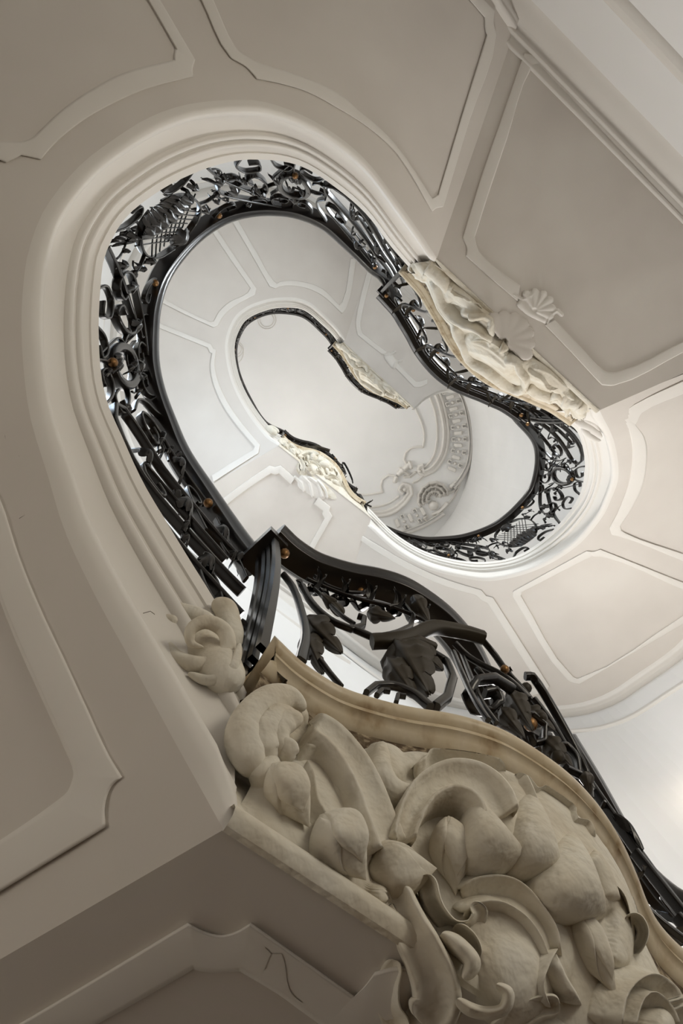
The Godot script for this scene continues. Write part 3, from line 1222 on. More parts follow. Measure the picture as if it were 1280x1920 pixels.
# finds places on a console body by where they show in the frame
class Patch:
	var rows := []
	var at := []
	var eye: Vector3
	var fronts := PackedByteArray()

	func look() -> void:
		var m := rows.size()
		var n: int = (rows[0] as PackedVector3Array).size()
		fronts.resize(m * n)
		var sum := 0
		for turn in 2:
			sum = 0
			for i in range(1, m - 1):
				for j in range(1, n - 1):
					var w: Vector3 = (rows[i][j + 1] - rows[i][j - 1]).cross(rows[i + 1][j] - rows[i - 1][j]).normalized()
					var f := w.dot((eye - rows[i][j]).normalized()) * (1.0 if turn == 0 else -1.0)
					fronts[i * n + j] = 1 if f > 0.06 else 0
					sum += fronts[i * n + j]
			if sum * 2 > m * n:
				return

	func hit(q: Vector2) -> Array:
		var best := 1e12
		var bi := 1
		var bj := 1
		var m := rows.size()
		var n: int = (rows[0] as PackedVector3Array).size()
		for i in range(3, m - 1, 6):
			var line: PackedVector2Array = at[i]
			for j in range(3, n - 1, 6):
				var e := line[j].distance_squared_to(q)
				if e < best and fronts[i * n + j] > 0:
					best = e
					bi = i
					bj = j
		var ci := bi
		var cj := bj
		for i in range(maxi(ci - 7, 2), mini(ci + 8, m - 2)):
			var line: PackedVector2Array = at[i]
			for j in range(maxi(cj - 7, 2), mini(cj + 8, n - 2)):
				var e := line[j].distance_squared_to(q)
				if e < best and fronts[i * n + j] > 0:
					best = e
					bi = i
					bj = j
		bi = clampi(bi, 2, m - 3)
		bj = clampi(bj, 2, n - 3)
		var du: Vector2 = (at[bi][bj + 2] - at[bi][bj - 2]) / 4.0
		var dv: Vector2 = (at[bi + 2][bj] - at[bi - 2][bj]) / 4.0
		var d: Vector2 = q - at[bi][bj]
		var det := du.cross(dv)
		var a := 0.0
		var b := 0.0
		if absf(det) > 1e-4:
			a = clampf(d.cross(dv) / det, -1.0, 1.0)
			b = clampf(du.cross(d) / det, -1.0, 1.0)
		var pu: Vector3 = (rows[bi][bj + 2] - rows[bi][bj - 2]) / 4.0
		var pv: Vector3 = (rows[bi + 2][bj] - rows[bi - 2][bj]) / 4.0
		var w := pu.cross(pv).normalized()
		var p: Vector3 = rows[bi][bj] + pu * a + pv * b
		if w.dot(eye - p) < 0.0:
			w = -w
		return [p, w]


func patch(base: Array) -> Patch:
	var p := Patch.new()
	p.eye = Vector3(0, EYE, 0)
	for src: PackedVector3Array in base:
		var uv := PackedVector2Array()
		for v in src:
			uv.append(pixel(v))
		p.rows.append(src)
		p.at.append(uv)
	p.look()
	return p


const SWAG := {
	"ribbon": [[-1.0, -0.1], [-1.0, 0.45], [-0.96, 0.78], [-0.86, 0.96], [-0.74, 1.0], [-0.60, 0.92], [-0.42, 0.72], [0.0, 0.60], [0.42, 0.72], [0.60, 0.92], [0.74, 1.0], [0.86, 0.96], [0.96, 0.78], [1.0, 0.45], [1.0, -0.1]],
	"roll": [[-1.0, -0.1], [-0.98, 0.25], [-0.87, 0.55], [-0.7, 0.75], [-0.45, 0.92], [0.0, 1.0], [0.45, 0.92], [0.7, 0.75], [0.87, 0.55], [0.98, 0.25], [1.0, -0.1]],
	"blade": [[-1.0, -0.1], [-0.95, 0.12], [-0.6, 0.30], [-0.25, 0.55], [-0.05, 0.95], [0.05, 1.0], [0.15, 0.9], [0.35, 0.45], [0.7, 0.2], [1.0, -0.1]],
	"hollow": [[-1.0, -0.1], [-1.0, 0.7], [-0.93, 0.98], [-0.84, 1.0], [-0.74, 0.8], [-0.5, 0.42], [0.0, 0.22], [0.5, 0.25], [0.85, 0.3], [1.0, -0.1]],
}


func spline(pts: PackedVector2Array, n: int) -> PackedVector2Array:
	var m := pts.size()
	var dense := PackedVector2Array()
	for i in m - 1:
		for j in 8:
			dense.append(pts[i].cubic_interpolate(pts[i + 1], pts[maxi(i - 1, 0)], pts[mini(i + 2, m - 1)], j / 8.0))
	dense.append(pts[m - 1])
	var flat := even(dense, 121)
	var r := PackedVector2Array()
	for i in n:
		var s := lerpf(0.5 - 0.5 * cos(PI * i / (n - 1)), float(i) / (n - 1), 0.35) * 120.0
		var k := mini(int(s), 119)
		r.append(flat[k].lerp(flat[k + 1], s - k))
	return r


# a modelled band of stucco over a console body along frame points: half widths in pixels, heights in metres; ends rounded off
func swag(on: Patch, kind: String, pts: Array, w0: float, w1: float, h0: float, h1: float, ends := 0.10) -> Shape:
	var n := 22 + pts.size() * 2
	var c := spline(px(pts), n)
	var prof: Array = SWAG[kind]
	var rows := []
	for pr in prof:
		rows.append(PackedVector3Array())
	for i in n:
		var s := lerpf(0.5 - 0.5 * cos(PI * i / (n - 1)), float(i) / (n - 1), 0.35)
		var rim := 1.0
		if ends > 0.0:
			var e := minf(s, 1.0 - s) / ends
			if e < 1.0:
				rim = sqrt(maxf(0.0, 1.0 - (1.0 - e) * (1.0 - e)))
		var h := lerpf(h0, h1, s) * lerpf(0.02 if ends >= 0.3 else 0.15, 1.0, rim)
		var w := lerpf(w0, w1, s) * lerpf(0.05 if ends >= 0.3 else 0.25, 1.0, rim)
		var q := c[i]
		var b := on.hit(q)
		for it in 2:
			var seen := pixel(b[0] + b[1] * h)
			q += c[i] - seen
			b = on.hit(q)
		var d := (c[mini(i + 1, n - 1)] - c[maxi(i - 1, 0)]).normalized()
		var sd := Vector2(-d.y, d.x) * w
		var l: Vector3 = on.hit(q - sd)[0]
		var r: Vector3 = on.hit(q + sd)[0]
		var mid: Vector3 = b[0]
		for j in prof.size():
			var x: float = prof[j][0]
			var p := mid + (r - l) * 0.5 * x + ((r + l) * 0.5 - mid) * x * x
			rows[j].append(p + (b[1] as Vector3) * h * prof[j][1])
	var sh := Shape.new()
	var packed := []
	for row in rows:
		packed.append(row)
	sh.grid(packed)
	return sh


func coping(k: int, parent: Node3D) -> void:
	var h: float = LEVELS[k]
	var c := coping_plan(k)
	var rows := []
	for pr in [[0.16, 0.0], [0.01, 0.0], [0.01, 0.0], [0.002, -0.004], [-0.004, -0.014], [-0.003, -0.026], [0.004, -0.034], [0.012, -0.037], [0.012, -0.037], [0.014, -0.044], [0.012, -0.050], [0.012, -0.050], [0.020, -0.052], [0.026, -0.060], [0.036, -0.070], [0.044, -0.074], [0.05, -0.076]]:
		var row := PackedVector3Array()
		for p in inset(c, pr[0]):
			row.append(G(p, h + pr[1]))
		rows.append(row)
	var s := Shape.new()
	s.grid(rows)
	put("marble_coping", s, M.marble, parent)
	rows = []
	for pr in [[0.046, -0.074], [0.048, -0.10], [0.056, -0.118], [0.075, -0.15]]:
		var row := PackedVector3Array()
		for p in inset(c, pr[0]):
			row.append(G(p, h + pr[1]))
		rows.append(row)
	var bed := Shape.new()
	bed.grid(rows)
	put("stained_bed", bed, M.stained, parent)


const STUCCO_A := [
	["dome", [548, 1318, 505, 1322, 470, 1358, 466, 1405, 486, 1436], 46, 40, 0.030, 0.026],
	["dome", [600, 1440, 640, 1510, 690, 1575], 52, 44, 0.016, 0.016],
	["dome", [722, 1412, 730, 1440], 36, 36, 0.030, 0.03],
	["dome", [765, 1430, 800, 1412, 850, 1408, 900, 1418, 945, 1445, 1000, 1480, 1060, 1530, 1100, 1580], 26, 40, 0.022, 0.03],
	["dome", [940, 1530, 955, 1575], 52, 50, 0.045, 0.04],
	["dome", [1012, 1528, 1040, 1592], 50, 48, 0.035, 0.035],
	["dome", [1082, 1598, 1112, 1664], 60, 56, 0.035, 0.035],
	["dome", [1120, 1600, 1150, 1660, 1168, 1720, 1160, 1790], 40, 26, 0.025, 0.02],
	["dome", [955, 1800], 120, 120, 0.022, 0.022],
	["dome", [950, 1828, 962, 1850], 84, 84, 0.046, 0.046],
	["dome", [735, 1680, 765, 1730, 792, 1782, 814, 1832, 820, 1880, 800, 1912], 44, 54, 0.024, 0.03],
	["dome", [846, 1762, 878, 1790, 870, 1812], 32, 28, 0.03, 0.03],
	["dome", [1236, 1925], 44, 44, 0.04, 0.04],
	["dome", [650, 1690, 700, 1730, 740, 1765], 16, 14, 0.012, 0.01],
	["ridge", [905, 1740, 935, 1720, 975, 1735, 1000, 1770], 7, 6, 0.006, 0.006],
	["ridge", [890, 1790, 930, 1770, 975, 1785], 6, 6, 0.006, 0.006],
]
# modelled bands over it: [part, profile, frame points, half widths, heights, rounding of the ends]
const SWAGS_A := [
	["scroll_ribbon", "ribbon", [588, 1347, 625, 1370, 666, 1416, 696, 1474, 716, 1532, 734, 1588], 24, 33, 0.058, 0.044, 0.06],
	["inner_leaf", "blade", [566, 1394, 590, 1396, 620, 1420, 650, 1466], 18, 10, 0.040, 0.026, 0.2],
	["inner_leaf", "blade", [576, 1424, 590, 1450, 600, 1500, 630, 1545], 16, 12, 0.034, 0.02, 0.2],
	["inner_leaf", "blade", [620, 1460, 660, 1510, 700, 1580], 12, 12, 0.022, 0.022, 0.2],
	["scroll_knob", "roll", [718, 1395, 722, 1430, 740, 1462, 772, 1474, 792, 1452], 30, 14, 0.062, 0.034, 0.28],
	["crest_leaf", "blade", [772, 1440, 800, 1416, 850, 1406, 905, 1416, 950, 1446], 20, 26, 0.034, 0.05, 0.12],
	["scroll_ribbon", "ribbon", [758, 1580, 764, 1546, 782, 1500, 808, 1466, 850, 1447, 896, 1455, 930, 1486, 944, 1530], 24, 40, 0.050, 0.078, 0.06],
	["scroll_barrel", "roll", [885, 1492, 918, 1535, 952, 1578, 985, 1615], 40, 50, 0.096, 0.072, 0.5],
	["crest_leaf", "hollow", [958, 1448, 978, 1490, 1000, 1545, 1020, 1600], 30, 26, 0.044, 0.036, 0.15],
	["pearl_lobe", "roll", [988, 1480, 1012, 1535, 1048, 1640], 44, 46, 0.066, 0.076, 0.5],
	["pearl_lobe", "roll", [1062, 1555, 1096, 1630, 1130, 1722], 56, 58, 0.072, 0.084, 0.5],
	["wavy_leaf", "hollow", [960, 1455, 985, 1468, 1005, 1488, 1036, 1490, 1062, 1512, 1076, 1542, 1100, 1552, 1108, 1576], 15, 15, 0.040, 0.040, 0.1],
	["neck", "roll", [1110, 1590, 1140, 1630, 1162, 1690], 22, 16, 0.05, 0.04, 0.2],
	["small_leaf", "blade", [1048, 1776, 1030, 1812, 1020, 1850, 1034, 1892], 18, 30, 0.05, 0.05, 0.2],
	["small_leaf", "roll", [1040, 1786, 1060, 1836, 1090, 1884], 14, 16, 0.05, 0.045, 0.3],
	["shell_rim", "blade", [862, 1668, 890, 1646, 940, 1640, 982, 1656, 1018, 1696, 1046, 1742, 1054, 1794], 24, 22, 0.030, 0.034, 0.1],
	["shell_rim", "blade", [868, 1712, 900, 1691, 942, 1690, 986, 1716, 1016, 1756, 1034, 1806], 24, 20, 0.036, 0.036, 0.1],
	["shell_rim", "blade", [1164, 1935, 1175, 1872, 1200, 1836, 1236, 1826, 1272, 1850, 1302, 1908], 24, 24, 0.042, 0.042, 0.1],
	["shell_rim", "blade", [1190, 1935, 1206, 1876, 1232, 1860, 1262, 1886, 1282, 1932], 18, 18, 0.036, 0.036, 0.1],
]
# free rolls of stucco at the corner: [part, frame points with their heights, half widths in pixels]
const ROLLS_A := [
	["shell_lobe", [572, 1330, 1.12, 540, 1308, 1.10, 500, 1316, 1.06, 468, 1345, 1.02, 456, 1385, 0.98, 470, 1425, 0.95, 492, 1450, 0.93], 20, 36],
	["shell_lobe", [560, 1352, 1.08, 520, 1350, 1.04, 495, 1375, 1.00, 490, 1410, 0.97, 505, 1440, 0.95], 24, 34],
	["scroll_knob", [566, 1348, 1.05, 538, 1352, 1.03, 520, 1376, 1.00, 526, 1410, 0.98, 545, 1415, 0.97], 20, 20],
	["scroll_knob", [548, 1388, 0.99, 536, 1410, 0.975, 535, 1432, 0.97], 20, 16],
]
# bands whose depth is set by hand: [part, profile, frame points with heights, half widths, thickness, rounding]
const FREE_A := [
	["stem_ribbon", "ribbon", [732, 1660, 0.86, 760, 1726, 0.82, 790, 1782, 0.79, 812, 1834, 0.775, 818, 1882, 0.765, 792, 1920, 0.76], 34, 52, 0.04, 0.05, 0.08],
	["stem_curl", "hollow", [796, 1640, 0.87, 812, 1700, 0.84, 846, 1740, 0.83, 884, 1740, 0.83, 900, 1712, 0.84, 884, 1694, 0.85], 22, 16, 0.05, 0.05, 0.12],
	["stem_side", "roll", [826, 1752, 0.80, 860, 1776, 0.785, 884, 1806, 0.775, 870, 1836, 0.77], 20, 18, 0.04, 0.04, 0.35],
	["stem_side", "hollow", [850, 1738, 0.83, 880, 1762, 0.82, 896, 1796, 0.81], 18, 14, 0.03, 0.03, 0.3],
	["foot_curl", "roll", [856, 1874, 0.75, 880, 1892, 0.745, 912, 1900, 0.745, 944, 1892, 0.745, 952, 1862, 0.75, 930, 1846, 0.755], 15, 12, 0.04, 0.04, 0.25],
	["foot_ribbon", "ribbon", [925, 1946, 0.77, 1000, 1894, 0.79, 1050, 1886, 0.80], 28, 24, 0.04, 0.04, 0.12],
	["hollow_leaf", "hollow", [1112, 1700, 0.99, 1126, 1676, 1.0, 1146, 1668, 1.0, 1164, 1692, 0.99, 1172, 1742, 0.97, 1164, 1792, 0.95, 1146, 1828, 0.93], 13, 13, 0.05, 0.05, 0.12],
	["ear", "hollow", [1172, 1728, 0.98, 1192, 1724, 0.98, 1204, 1748, 0.97, 1192, 1778, 0.96, 1172, 1784, 0.96], 14, 12, 0.04, 0.04, 0.25],
	["bud_stem", "ribbon", [1108, 1846, 0.92, 1112, 1896, 0.90, 1134, 1950, 0.88], 24, 30, 0.05, 0.05, 0.1],
	["foot_leaf", "hollow", [740, 1800, 0.785, 726, 1850, 0.775, 730, 1900, 0.77, 760, 1935, 0.765], 22, 26, 0.03, 0.04, 0.2],
]
const SWAGS_B := [
	["shell_rib", "roll", [804, 526, 812, 550, 822, 578, 842, 602, 868, 615, 895, 618, 915, 628, 921, 645], 6, 7, 0.075, 0.085, 0.12],
	["end_lobe", "roll", [770, 496, 798, 510, 825, 532, 838, 560], 16, 10, 0.085, 0.06, 0.4],
	["feather", "hollow", [840, 540, 868, 556, 902, 588], 16, 12, 0.075, 0.06, 0.3],
	["shell_rib", "roll", [848, 606, 850, 630, 862, 656, 880, 682, 905, 702, 935, 722, 968, 738, 988, 736], 5, 6, 0.06, 0.06, 0.1],
	["curl", "roll", [872, 592, 900, 592, 918, 606, 924, 632], 9, 8, 0.08, 0.09, 0.3],
	["scroll_rib", "roll", [946, 686, 960, 672, 977, 678, 984, 704, 984, 732], 9, 8, 0.10, 0.08, 0.25],
	["feather", "blade", [988, 690, 1020, 702, 1052, 728], 20, 13, 0.075, 0.06, 0.25],
	["shell_rib", "roll", [986, 730, 1002, 746, 1034, 757], 6, 5, 0.05, 0.05, 0.2],
	["end_lobe", "roll", [1054, 740, 1076, 760, 1090, 786], 15, 10, 0.085, 0.06, 0.4],
	["shell_rib", "roll", [1028, 754, 1044, 749, 1055, 762, 1063, 784], 5, 5, 0.06, 0.06, 0.2],
	["knob", "roll", [938, 648, 954, 656], 10, 9, 0.09, 0.09, 0.5],
	["feather", "hollow", [884, 646, 918, 658, 950, 682], 20, 14, 0.055, 0.05, 0.25],
	["feather", "blade", [880, 640, 912, 640, 940, 652], 10, 9, 0.05, 0.05, 0.25],
]
const STUCCO_B := [
	["dome", [778, 500, 805, 514, 830, 536, 838, 560], 17, 12, 0.05, 0.04],
	["ridge", [774, 505, 780, 520, 792, 525, 797, 517], 7, 6, 0.05, 0.05],
	["ridge", [804, 528, 812, 550, 822, 578, 842, 602, 868, 615, 895, 618, 915, 628, 922, 642], 7, 8, 0.045, 0.06],
	["dome", [843, 543, 870, 560, 902, 592], 17, 15, 0.045, 0.035],
	["ridge", [850, 540, 880, 562, 910, 590], 6, 6, 0.03, 0.03],
	["dome", [872, 588, 900, 594, 916, 610], 10, 9, 0.05, 0.05],
	["dome", [885, 582, 920, 590, 935, 605], 14, 10, 0.03, 0.03],
	["ridge", [848, 606, 850, 630, 862, 656, 880, 682, 905, 702, 935, 722, 968, 737, 985, 738], 6, 6, 0.04, 0.04],
	["dome", [888, 648, 925, 664, 950, 684], 24, 20, 0.032, 0.036],
	["ridge", [885, 640, 915, 652, 945, 676], 6, 5, 0.03, 0.03],
	["ridge", [880, 658, 915, 668, 945, 690], 6, 5, 0.03, 0.03],
	["dome", [945, 652], 10, 10, 0.055, 0.055],
	["dome", [950, 682, 965, 672, 977, 682, 982, 710, 986, 730], 9, 8, 0.05, 0.045],
	["ridge", [986, 728, 1000, 745, 1030, 756], 7, 6, 0.04, 0.03],
	["dome", [988, 690, 1020, 702, 1052, 728], 22, 16, 0.04, 0.04],
	["ridge", [1000, 690, 1030, 700, 1056, 722], 5, 5, 0.025, 0.025],
	["ridge", [990, 708, 1020, 720, 1045, 738], 5, 5, 0.025, 0.025],
	["dome", [1060, 745, 1080, 764, 1086, 780], 16, 14, 0.045, 0.04],
	["ridge", [1030, 753, 1044, 750, 1054, 762, 1062, 780], 6, 6, 0.035, 0.035],
	["ridge", [1056, 738, 1080, 748, 1092, 776], 6, 6, 0.035, 0.035],
	["dome", [860, 520, 835, 505, 800, 490], 8, 6, 0.03, 0.03],
]
const BUDS_A := [[545, 1490, 0.25, 1.0, 60, 44, 3, 1.2], [642, 1588, 0.35, 0.9, 64, 60, 4, 2.4], [752, 1634, 0.98, -0.1, 64, 56, 3, 1.5], [847, 1602, -0.05, 1.0, 64, 39, 4, 1.0], [1116, 1786, 0.12, 1.0, 76, 34, 4, 0.8]]


func consoles() -> void:
	var told := ["", "large cream stucco balcony bracket with volutes and flower buds in the foreground", "stucco balcony bracket with shell ribs edging the grey upper right landing", "small white stucco bracket with round pearls under the middle balcony", "smallest shell ribbed stucco bracket on the topmost balcony"]
	var made := {}
	for k in [1, 2]:
		var t := thing("balcony_bracket", told[k], "bracket", G(coping_plan(k)[20], LEVELS[k] - 0.3), "stucco balcony brackets")
		var base := console_base(k, 400 if k == 1 else 240, 240 if k == 1 else 110)
		put("stucco_body", sculpt(base, STUCCO_A if k == 1 else STUCCO_B), M.stucco, t)
		var on := patch(base)
		if k == 2:
			for g in SWAGS_B:
				put(g[0], swag(on, g[1], g[2], g[3], g[4], g[5], g[6], g[7]), M.stucco, t)
		else:
			for g in FREE_A:
				put(g[0], swag3(g[1], g[2], g[3], g[4], g[5], g[6], g[7]), M.stucco, t)
			for g in SWAGS_A:
				put(g[0], swag(on, g[1], g[2], g[3], g[4], g[5], g[6], g[7]), M.stucco, t)
			for g in ROLLS_A:
				put(g[0], tube3(g[1], g[2], g[3]), M.stucco, t)
			for b in BUDS_A:
				put("flower_bud", bud(base, Vector2(b[0], b[1]), Vector2(b[2], b[3]), b[4], b[5], b[6], b[7]), M.stucco, t)
		coping(k, t)
		made[k] = t
	for k in [3, 4]:
		var o: Node3D = made[k - 2].duplicate()
		o.name = numbered("balcony_bracket")
		add_child(o)
		o.position.y += LEVELS[k] - LEVELS[k - 2]
		o.set_meta("label", told[k])
	# rocaille ornaments where the brackets run into the soffits
	var r2 := thing("rocaille", "shell shaped stucco ornament breaking the panel frame of the grey landing soffit", "ornament", P(1000, 600, LEVELS[2] - DROP))
	var fan := [["dome", [1000, 566, 1014, 578], 22, 18, 0.016, 0.016], ["ridge", [962, 552, 978, 562, 992, 556, 1004, 546], 5, 5, 0.02, 0.02], ["ridge", [1026, 606, 1030, 592, 1044, 582, 1052, 590], 5, 5, 0.02, 0.02], ["dome", [976, 570, 990, 584, 1020, 600], 8, 6, 0.02, 0.016]]
	for i in 6:
		var a := deg_to_rad(-120.0 + 30.0 * i)
		fan.append(["dome", [1002 + cos(a) * 6, 582 + sin(a) * 6, 1002 + cos(a) * 32, 578 + sin(a) * 30], 4, 8, 0.024, 0.020])
	put("shell", applique([945, 535, 1065, 620], 1.5, fan, flat_point(LEVELS[2] - DROP)), M.trim, r2)
	var leaves := []
	for i in 7:
		var a := deg_to_rad(-115.0 + 24.0 * i)
		var c := Vector2(945, 640)
		var q := c + Vector2(cos(a), sin(a)) * 46.0
		leaves.append(["dome", [c.x + cos(a) * 12, c.y + sin(a) * 12, q.x, q.y], 6, 13, 0.008, 0.010])
	put("leaf_fan", applique([885, 575, 1015, 680], 1.5, leaves, flat_point(LEVELS[2] - DROP)), M.plaster, r2)
	var r3 := thing("rocaille", "pale stucco shell ornament under the small middle balcony bracket", "ornament", P(590, 915, LEVELS[3] - DROP))
	put("shell", applique([545, 880, 625, 945], 1.0, [["dome", [572, 905, 600, 925], 15, 13, 0.02, 0.016], ["ridge", [553, 895, 565, 905, 570, 920], 4, 3, 0.03, 0.03], ["ridge", [566, 892, 580, 905, 586, 930], 4, 3, 0.03, 0.03], ["ridge", [580, 895, 597, 907, 604, 930], 4, 3, 0.03, 0.03], ["ridge", [596, 902, 610, 918, 614, 932], 4, 3, 0.03, 0.03]], flat_point(LEVELS[3] - DROP)), M.trim, r3)
	var r4 := thing("rocaille", "tiny stucco shell ornament beside the topmost bracket", "ornament", P(732, 676, LEVELS[4] - DROP))
	put("shell", applique([705, 655, 760, 700], 1.0, [["dome", [728, 668, 738, 682], 9, 9, 0.05, 0.04], ["ridge", [718, 664, 732, 664, 740, 660], 3, 3, 0.05, 0.05], ["ridge", [738, 690, 742, 678, 752, 676], 3, 3, 0.05, 0.05]], flat_point(LEVELS[4] - DROP)), M.trim, r4)


# stucco scrolls where the strings of the flights run out against the copings
func string_ends() -> void:
	var t := thing("stucco_scroll", "curled stucco scroll ending the stair edge left of the dark newel posts", "scroll", P(385, 1215, 1.3))
	for g in [
		["volute_body", [342, 1204, 1.33, 374, 1230, 1.28, 404, 1256, 1.20, 440, 1282, 1.12], 50, 38],
		["volute_spiral", [318, 1168, 1.31, 306, 1200, 1.26, 330, 1236, 1.205, 384, 1248, 1.175, 424, 1222, 1.185, 422, 1184, 1.215, 388, 1166, 1.245, 358, 1180, 1.235, 358, 1206, 1.215, 382, 1214, 1.20], 17, 10],
		["flame_leaf", [280, 1128, 1.40, 310, 1136, 1.38, 345, 1148, 1.36, 384, 1166, 1.34, 410, 1190, 1.31], 9, 20],
		["flame_leaf", [284, 1140, 1.36, 304, 1160, 1.33, 335, 1172, 1.31], 7, 14],
		["side_roll", [400, 1128, 1.44, 424, 1146, 1.41, 432, 1180, 1.36, 440, 1215, 1.30], 18, 20],
		["volute_rim", [352, 1262, 1.155, 392, 1276, 1.135, 434, 1256, 1.145, 450, 1206, 1.21], 9, 8],
	]:
		put(g[0], tube3(g[1], g[2], g[3]), M.stucco, t)
	var t2 := thing("stucco_scroll", "small stucco scroll at the right end of the grey landing bracket", "scroll", P(1105, 800, 4.75))
	for g in [[1078, 786, 4.78, 1094, 796, 4.76, 1112, 806, 4.78, 1128, 820, 4.82, 8, 5], [1090, 802, 4.76, 1100, 814, 4.78, 1116, 824, 4.82, 1126, 826, 4.84, 5, 4], [1094, 786, 4.74, 1112, 794, 4.74, 1124, 808, 4.78, 5, 3]]:
		put("volute", tube3(g.slice(0, g.size() - 2), g[-2], g[-1]), M.trim, t2)
	var t3 := thing("stucco_scroll", "tiny white scroll at the left end of the middle bracket", "scroll", P(508, 806, 8.1))
	for g in [[498, 800, 8.16, 508, 806, 8.12, 518, 815, 8.08, 5, 5], [503, 799, 8.14, 514, 803, 8.12, 523, 811, 8.10, 3, 3]]:
		put("volute", tube3(g.slice(0, g.size() - 2), g[-2], g[-1]), M.stucco, t3)


# ---------------------------------------------------------------- ceiling

func ceiling_stucco() -> void:
	var on := flat_point(CEILING)
	var t := thing("ceiling_moulding", "white stucco mouldings with curled frames round the oval ceiling", "moulding", P(760, 860, CEILING), "", "structure")
	var bead := [[-2.2, -0.01], [-1.8, 0.03], [0.0, 0.055], [1.8, 0.03], [2.2, -0.01]]
	var big := [[-7.0, -0.01], [-6.0, 0.06], [-3.0, 0.09], [-1.0, 0.055], [1.0, 0.06], [3.0, 0.12], [6.0, 0.10], [7.5, -0.01]]
	var bands := [
		[[752, 700, 766, 735, 778, 766, 790, 793, 795, 817, 793, 839, 786, 838, 770, 841, 760, 850, 757, 862, 762, 871], bead],
		[[742, 893, 728, 891, 717, 899, 714, 912, 717, 923, 701, 926, 685, 928, 660, 926], bead],
		[[770, 690, 790, 716, 805, 745, 815, 772, 819, 801, 818, 833, 813, 854, 799, 873, 790, 877], bead],
		[[786, 690, 808, 718, 822, 744, 831, 774, 836, 806, 834, 838, 827, 859, 812, 879, 796, 888, 788, 884, 788, 877, 794, 876], big],
		[[660, 950, 680, 951, 707, 950, 730, 943, 748, 930], bead],
		[[650, 958, 680, 961, 707, 964, 733, 959, 755, 943, 768, 926, 766, 914, 757, 911, 752, 918, 758, 923], big],
		[[850, 712, 861, 732, 871, 753, 879, 788, 883, 820, 882, 849, 877, 873, 866, 894, 850, 915], [[-5.0, -0.01], [-4.0, 0.1], [-1.0, 0.16], [1.0, 0.1], [3.0, 0.14], [5.0, -0.01]]],
		[[832, 962, 812, 975, 794, 985, 760, 998, 730, 1004], [[-5.0, -0.01], [-4.0, 0.1], [-1.0, 0.16], [1.0, 0.1], [3.0, 0.14], [5.0, -0.01]]],
	]
	for b in bands:
		put("moulding", roll(b[0], b[1], on), M.trim, t)
	for c in [[500, 600, 17], [500, 600, 13], [441, 655, 15], [441, 655, 11], [434, 662, 22]]:
		var ring := []
		for i in 20:
			ring.append(c[0] + cos(TAU * i / 20) * c[2])
			ring.append(c[1] + sin(TAU * i / 20) * c[2])
		put("ring_moulding", roll(ring, [[-0.8, -0.004], [0.0, 0.016], [0.8, -0.004]], on, true, 2), M.trim, t)
	# repeated raised ornaments of the cove
	var along_cove := smooth(px([838, 722, 847, 752, 856, 786, 860, 820, 858, 850, 848, 880]), 6)
	along_cove = even(along_cove, 15)
	var lower := even(smooth(px([793, 960, 770, 972, 745, 982]), 6), 5)
	for set in [along_cove, lower]:
		for i in set.size():
			var p: Vector2 = set[i]
			var d: Vector2 = (set[mini(i + 1, set.size() - 1)] - set[maxi(i - 1, 0)]).normalized()
			var o := Vector2(d.y, -d.x)
			var s := Shape.new()
			if i % 2 == 0:
				raised(s, p - o * 1.0, o * 8.0, d * 3.4, on)
				put("tablet", s, M.trim, t)
			else:
				ball(s, on.call(p + o * 0.5, 0.0), 0.045, 8)
				put("boss", s, M.trim, t)
				for e in [-10.0, 11.0]:
					var q := Shape.new()
					for g in [[-3.0, 0.0, 1.0, 4.0], [3.0, 0.0, 1.0, 4.0], [0.0, -3.0, 3.0, 1.0]]:
						raised(q, p + o * (e + g[1]) + d * g[0], o * g[3], d * g[2], on)
					put("rosette", q, M.trim, t)
	# shell and cartouche
	var sh := thing("ceiling_shell", "large scalloped stucco shell on the cove of the ceiling", "shell", P(809, 931, CEILING))
	var f := []
	for r in [28.0, 21.0, 13.0]:
		var arc := []
		for i in 15:
			var a := deg_to_rad(150.0 + 195.0 * i / 14.0)
			var rr: float = r * (1.0 + 0.05 * absf(sin(i * PI / 2.0)))
			arc.append(812 + cos(a) * rr * 0.95 - sin(a) * 3.0)
			arc.append(934 + sin(a) * rr)
		f.append(["ridge", arc, 3.2, 3.2, 0.16, 0.16])
	for i in 8:
		var a := deg_to_rad(155.0 + 26.0 * i)
		f.append(["ridge", [812 + cos(a) * 6, 934 + sin(a) * 6, 812 + cos(a) * 26, 934 + sin(a) * 26], 1.6, 2.4, 0.08, 0.08])
	f.append(["dome", [812, 948], 9, 9, 0.12, 0.12])
	put("scallop", applique([775, 895, 850, 965], 1.0, f, on), M.trim, sh)
	var g := [["dome", [846, 912, 856, 905], 4, 4, 0.12, 0.12], ["ridge", [838, 925, 850, 920, 858, 912, 850, 908], 2.5, 2.5, 0.12, 0.12], ["ridge", [800, 968, 795, 972, 800, 976], 2.5, 2.5, 0.12, 0.12], ["dome", [838, 945, 825, 958, 812, 964], 4, 3, 0.1, 0.08], ["ridge", [862, 905, 852, 930, 836, 950, 815, 970], 2.2, 2.2, 0.1, 0.1]]
	put("scroll_spray", applique([785, 895, 870, 985], 1.0, g, on), M.trim, sh)
	var ca := thing("ceiling_cartouche", "small stucco cartouche with leaves between the curled ceiling frames", "cartouche", P(755, 885, CEILING))
